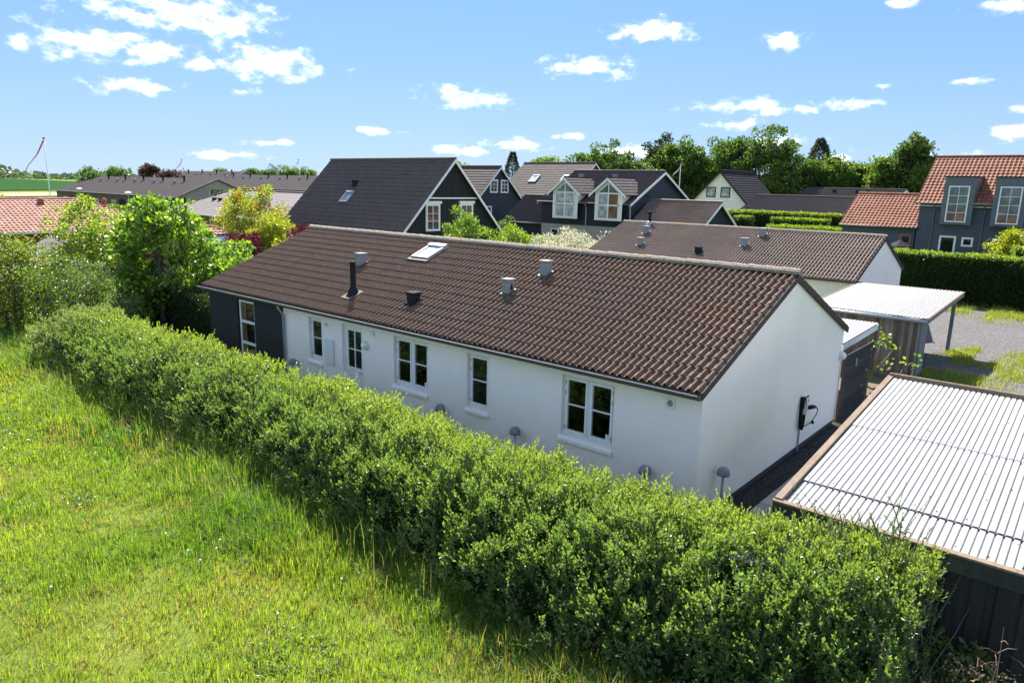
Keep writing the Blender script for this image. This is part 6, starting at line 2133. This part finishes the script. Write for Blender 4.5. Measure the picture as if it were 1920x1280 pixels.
# ---- background trees
FT = [(.032, .060, .015), (.050, .090, .02), (.075, .120, .026)]
FL = [(.068, .112, .022), (.098, .142, .028), (.05, .086, .02)]
BT = [((-53.8, 82.4), 12.2, (6.2, 6.2, 6.0), 'weeping_willow', 'broad weeping willow behind the navy dormer house', [(.05, .08, .025), (.07, .105, .03), (.035, .06, .02)], .5),
      ((-56.5, 77.5), 10.6, (3.6, 3.6, 5.2), 'broadleaf_tree', 'pale willow shoulder standing left of the broad willow', FL, .2),
      ((-52.0, 90.0), 13.6, (3.2, 3.2, 5.8), 'dark_tree', 'very dark tree just behind the broad willow', [(.016, .026, .012), (.024, .036, .016)], 0),
      ((-48.6, 88.0), 11.8, (3.0, 3.0, 5.2), 'broadleaf_tree', 'mid green tree between the dark tree and the rounded tree', FT, 0),
      ((-45.8, 88.6), 12.3, (4.0, 4.0, 5.6), 'broadleaf_tree', 'rounded green tree behind the garden flagpole', FT + FL[:1], 0),
      ((-39.3, 88.2), 13.1, (4.4, 4.4, 6.2), 'broadleaf_tree', 'tall tree standing above the white gable roof', FT, 0),
      ((-42.6, 90.0), 9.6, (3.4, 3.4, 4.6), 'broadleaf_tree', 'light green lower tree between two tall trees', FL, 0),
      ((-32.8, 86.6), 12.2, (4.8, 4.8, 6.2), 'broadleaf_tree', 'broad tree right of the black steep roof', FT, 0),
      ((-26.0, 92.0), 9.4, (3.0, 3.0, 4.0), 'broadleaf_tree', 'low bright tree under the blue grey conifer', FL, 0),
      ((-24.3, 95.0), 8.9, (2.8, 2.8, 3.8), 'broadleaf_tree', 'low bright tree right of the conifer foot', FL, 0),
      ((-22.2, 97.0), 8.4, (2.8, 2.8, 3.6), 'broadleaf_tree', 'low green tree left of the birch', FT, 0),
      ((-28.5, 90.0), 8.7, (2.8, 2.8, 3.8), 'broadleaf_tree', 'low green tree between the broad tree and the conifer', FT, 0),
      ((-16.6, 92.0), 10.9, (3.0, 3.0, 4.6), 'birch_tree', 'airy birch left of the orange red roof', FT + [(.05, .07, .03)], .3),
      ((-19.0, 92.5), 8.7, (3.4, 3.4, 4.0), 'broadleaf_tree', 'rounded green tree below the airy birch', FL, 0),
      ((-14.6, 90.5), 7.6, (2.2, 2.2, 3.2), 'broadleaf_tree', 'small yellow green tree touching the orange red roof', FL, 0),
      ((-65.4, 79.0), 11.9, (3.3, 3.3, 3.2), 'broadleaf_tree', 'round topped light green tree behind the grey skylight roof', FL + [(.14, .18, .03)], 0),
      ((-59.5, 80.0), 9.6, (2.0, 2.0, 2.0), 'broadleaf_tree', 'small tree top just showing over the grey skylight roof', FL, 0),
      ((-66.5, 62.0), 9.3, (3.4, 3.4, 3.2), 'broadleaf_tree', 'yellow green tree peeping behind the black gable peak', FL + [(.16, .19, .03)], 0)]
for i, ((x, y), h, rad, nm_, lb, cols, dr) in enumerate(BT):
    tree(nm_, lb, 'tree', (x, y, zt(x, y)), h * 1.10, tuple(q * .86 for q in rad[:2]) + (rad[2],), cols, None, 110, 62, .85, .40, 200 + i, .22, 'trees behind the houses', 'leaf_far', .54, droop=dr, hollow=.35, bottom=-.95, width=.62, limbs=8)
conifer('blue_conifer', 'tall blue grey conifer rising above the low bright trees', (-33.0, 106.8, 2.0), 12.0, 4.6, [(.045, .06, .05), (.03, .042, .035), (.06, .075, .06)], 301, n=6500, leaf=.42, flare=.75)
conifer('dark_conifer', 'slim dark conifer left of the grey skylight roof', (-68.9, 75.5, 0), 10.9, 2.6, [(.018, .030, .018), (.028, .042, .022)], 302, n=3600, leaf=.35, flare=.7)
# far left: purple leaved trees and scattered tree tops over the terraces
tree('purple_tree', 'purple leaved tree with a crooked top above the nearer brick terrace', 'tree', (-166, 62, 0), 8.8, (1.8, 1.8, 1.5), [(.045, .02, .026), (.03, .015, .02)], None, 30, 50, .7, .4, 401, .2, m='leaf_far', crown_z=.82)
tree('purple_tree', 'rounded purple leaved tree right of the crooked one', 'tree', (-161, 64, 0), 7.4, (2.2, 2.2, 1.8), [(.045, .02, .026), (.03, .015, .02)], None, 30, 50, .7, .4, 402, .2, m='leaf_far', crown_z=.72)
for i, (a, b, dep, w) in enumerate([(170, 322, 190, 3.5), (215, 322, 200, 3.2), (282, 318, 220, 3.0), (415, 320, 230, 2.5), (470, 318, 240, 3.5), (497, 319, 240, 2.5), (525, 316, 240, 4.5), (552, 318, 240, 3.0), (575, 318, 240, 3.0), (345, 326, 240, 3)]):
    q = CAM + px_dir(a, b) * dep / (px_dir(a, b) @ CR[2])
    tree('distant_tree', 'distant rounded tree top showing over the dark terrace roofs', 'tree', (q[0], q[1], 0), q[2] + .6, (w, w, w * .8), [(.07, .11, .04), (.09, .13, .045), (.06, .10, .05)], None, 24, 45, 1.0, .6, 420 + i, .2, 'tree tops over the terraces', 'leaf_far', .72)
# far wood along the horizon
k = 26000
az_ = rng.uniform(math.radians(-105), math.radians(-30), k)
dist = rng.uniform(1150, 1500, k)
prof = 3 + 9 * vnoise(np.stack([az_ * 120, az_ * 0, az_ * 0], 1), 5) * vnoise(np.stack([az_ * 31, az_ * 0 + 3, az_ * 0], 1), 6) * 1.6
P = np.stack([CAM[0] + np.sin(az_) * dist, CAM[1] + np.cos(az_) * dist, .5 + prof * rng.random(k)], 1)
leaves('far_wood', P, rng.normal(0, 1, P.shape), rng.uniform(4, 8, k), palette(k, [(.045, .075, .05), (.06, .09, .06), (.04, .06, .05)]), 'leaf_far', None, .8, kind='stuff')
props(bpy.data.objects['far_wood'], 'thin blue green line of woods along the horizon beyond the fields', 'wood')
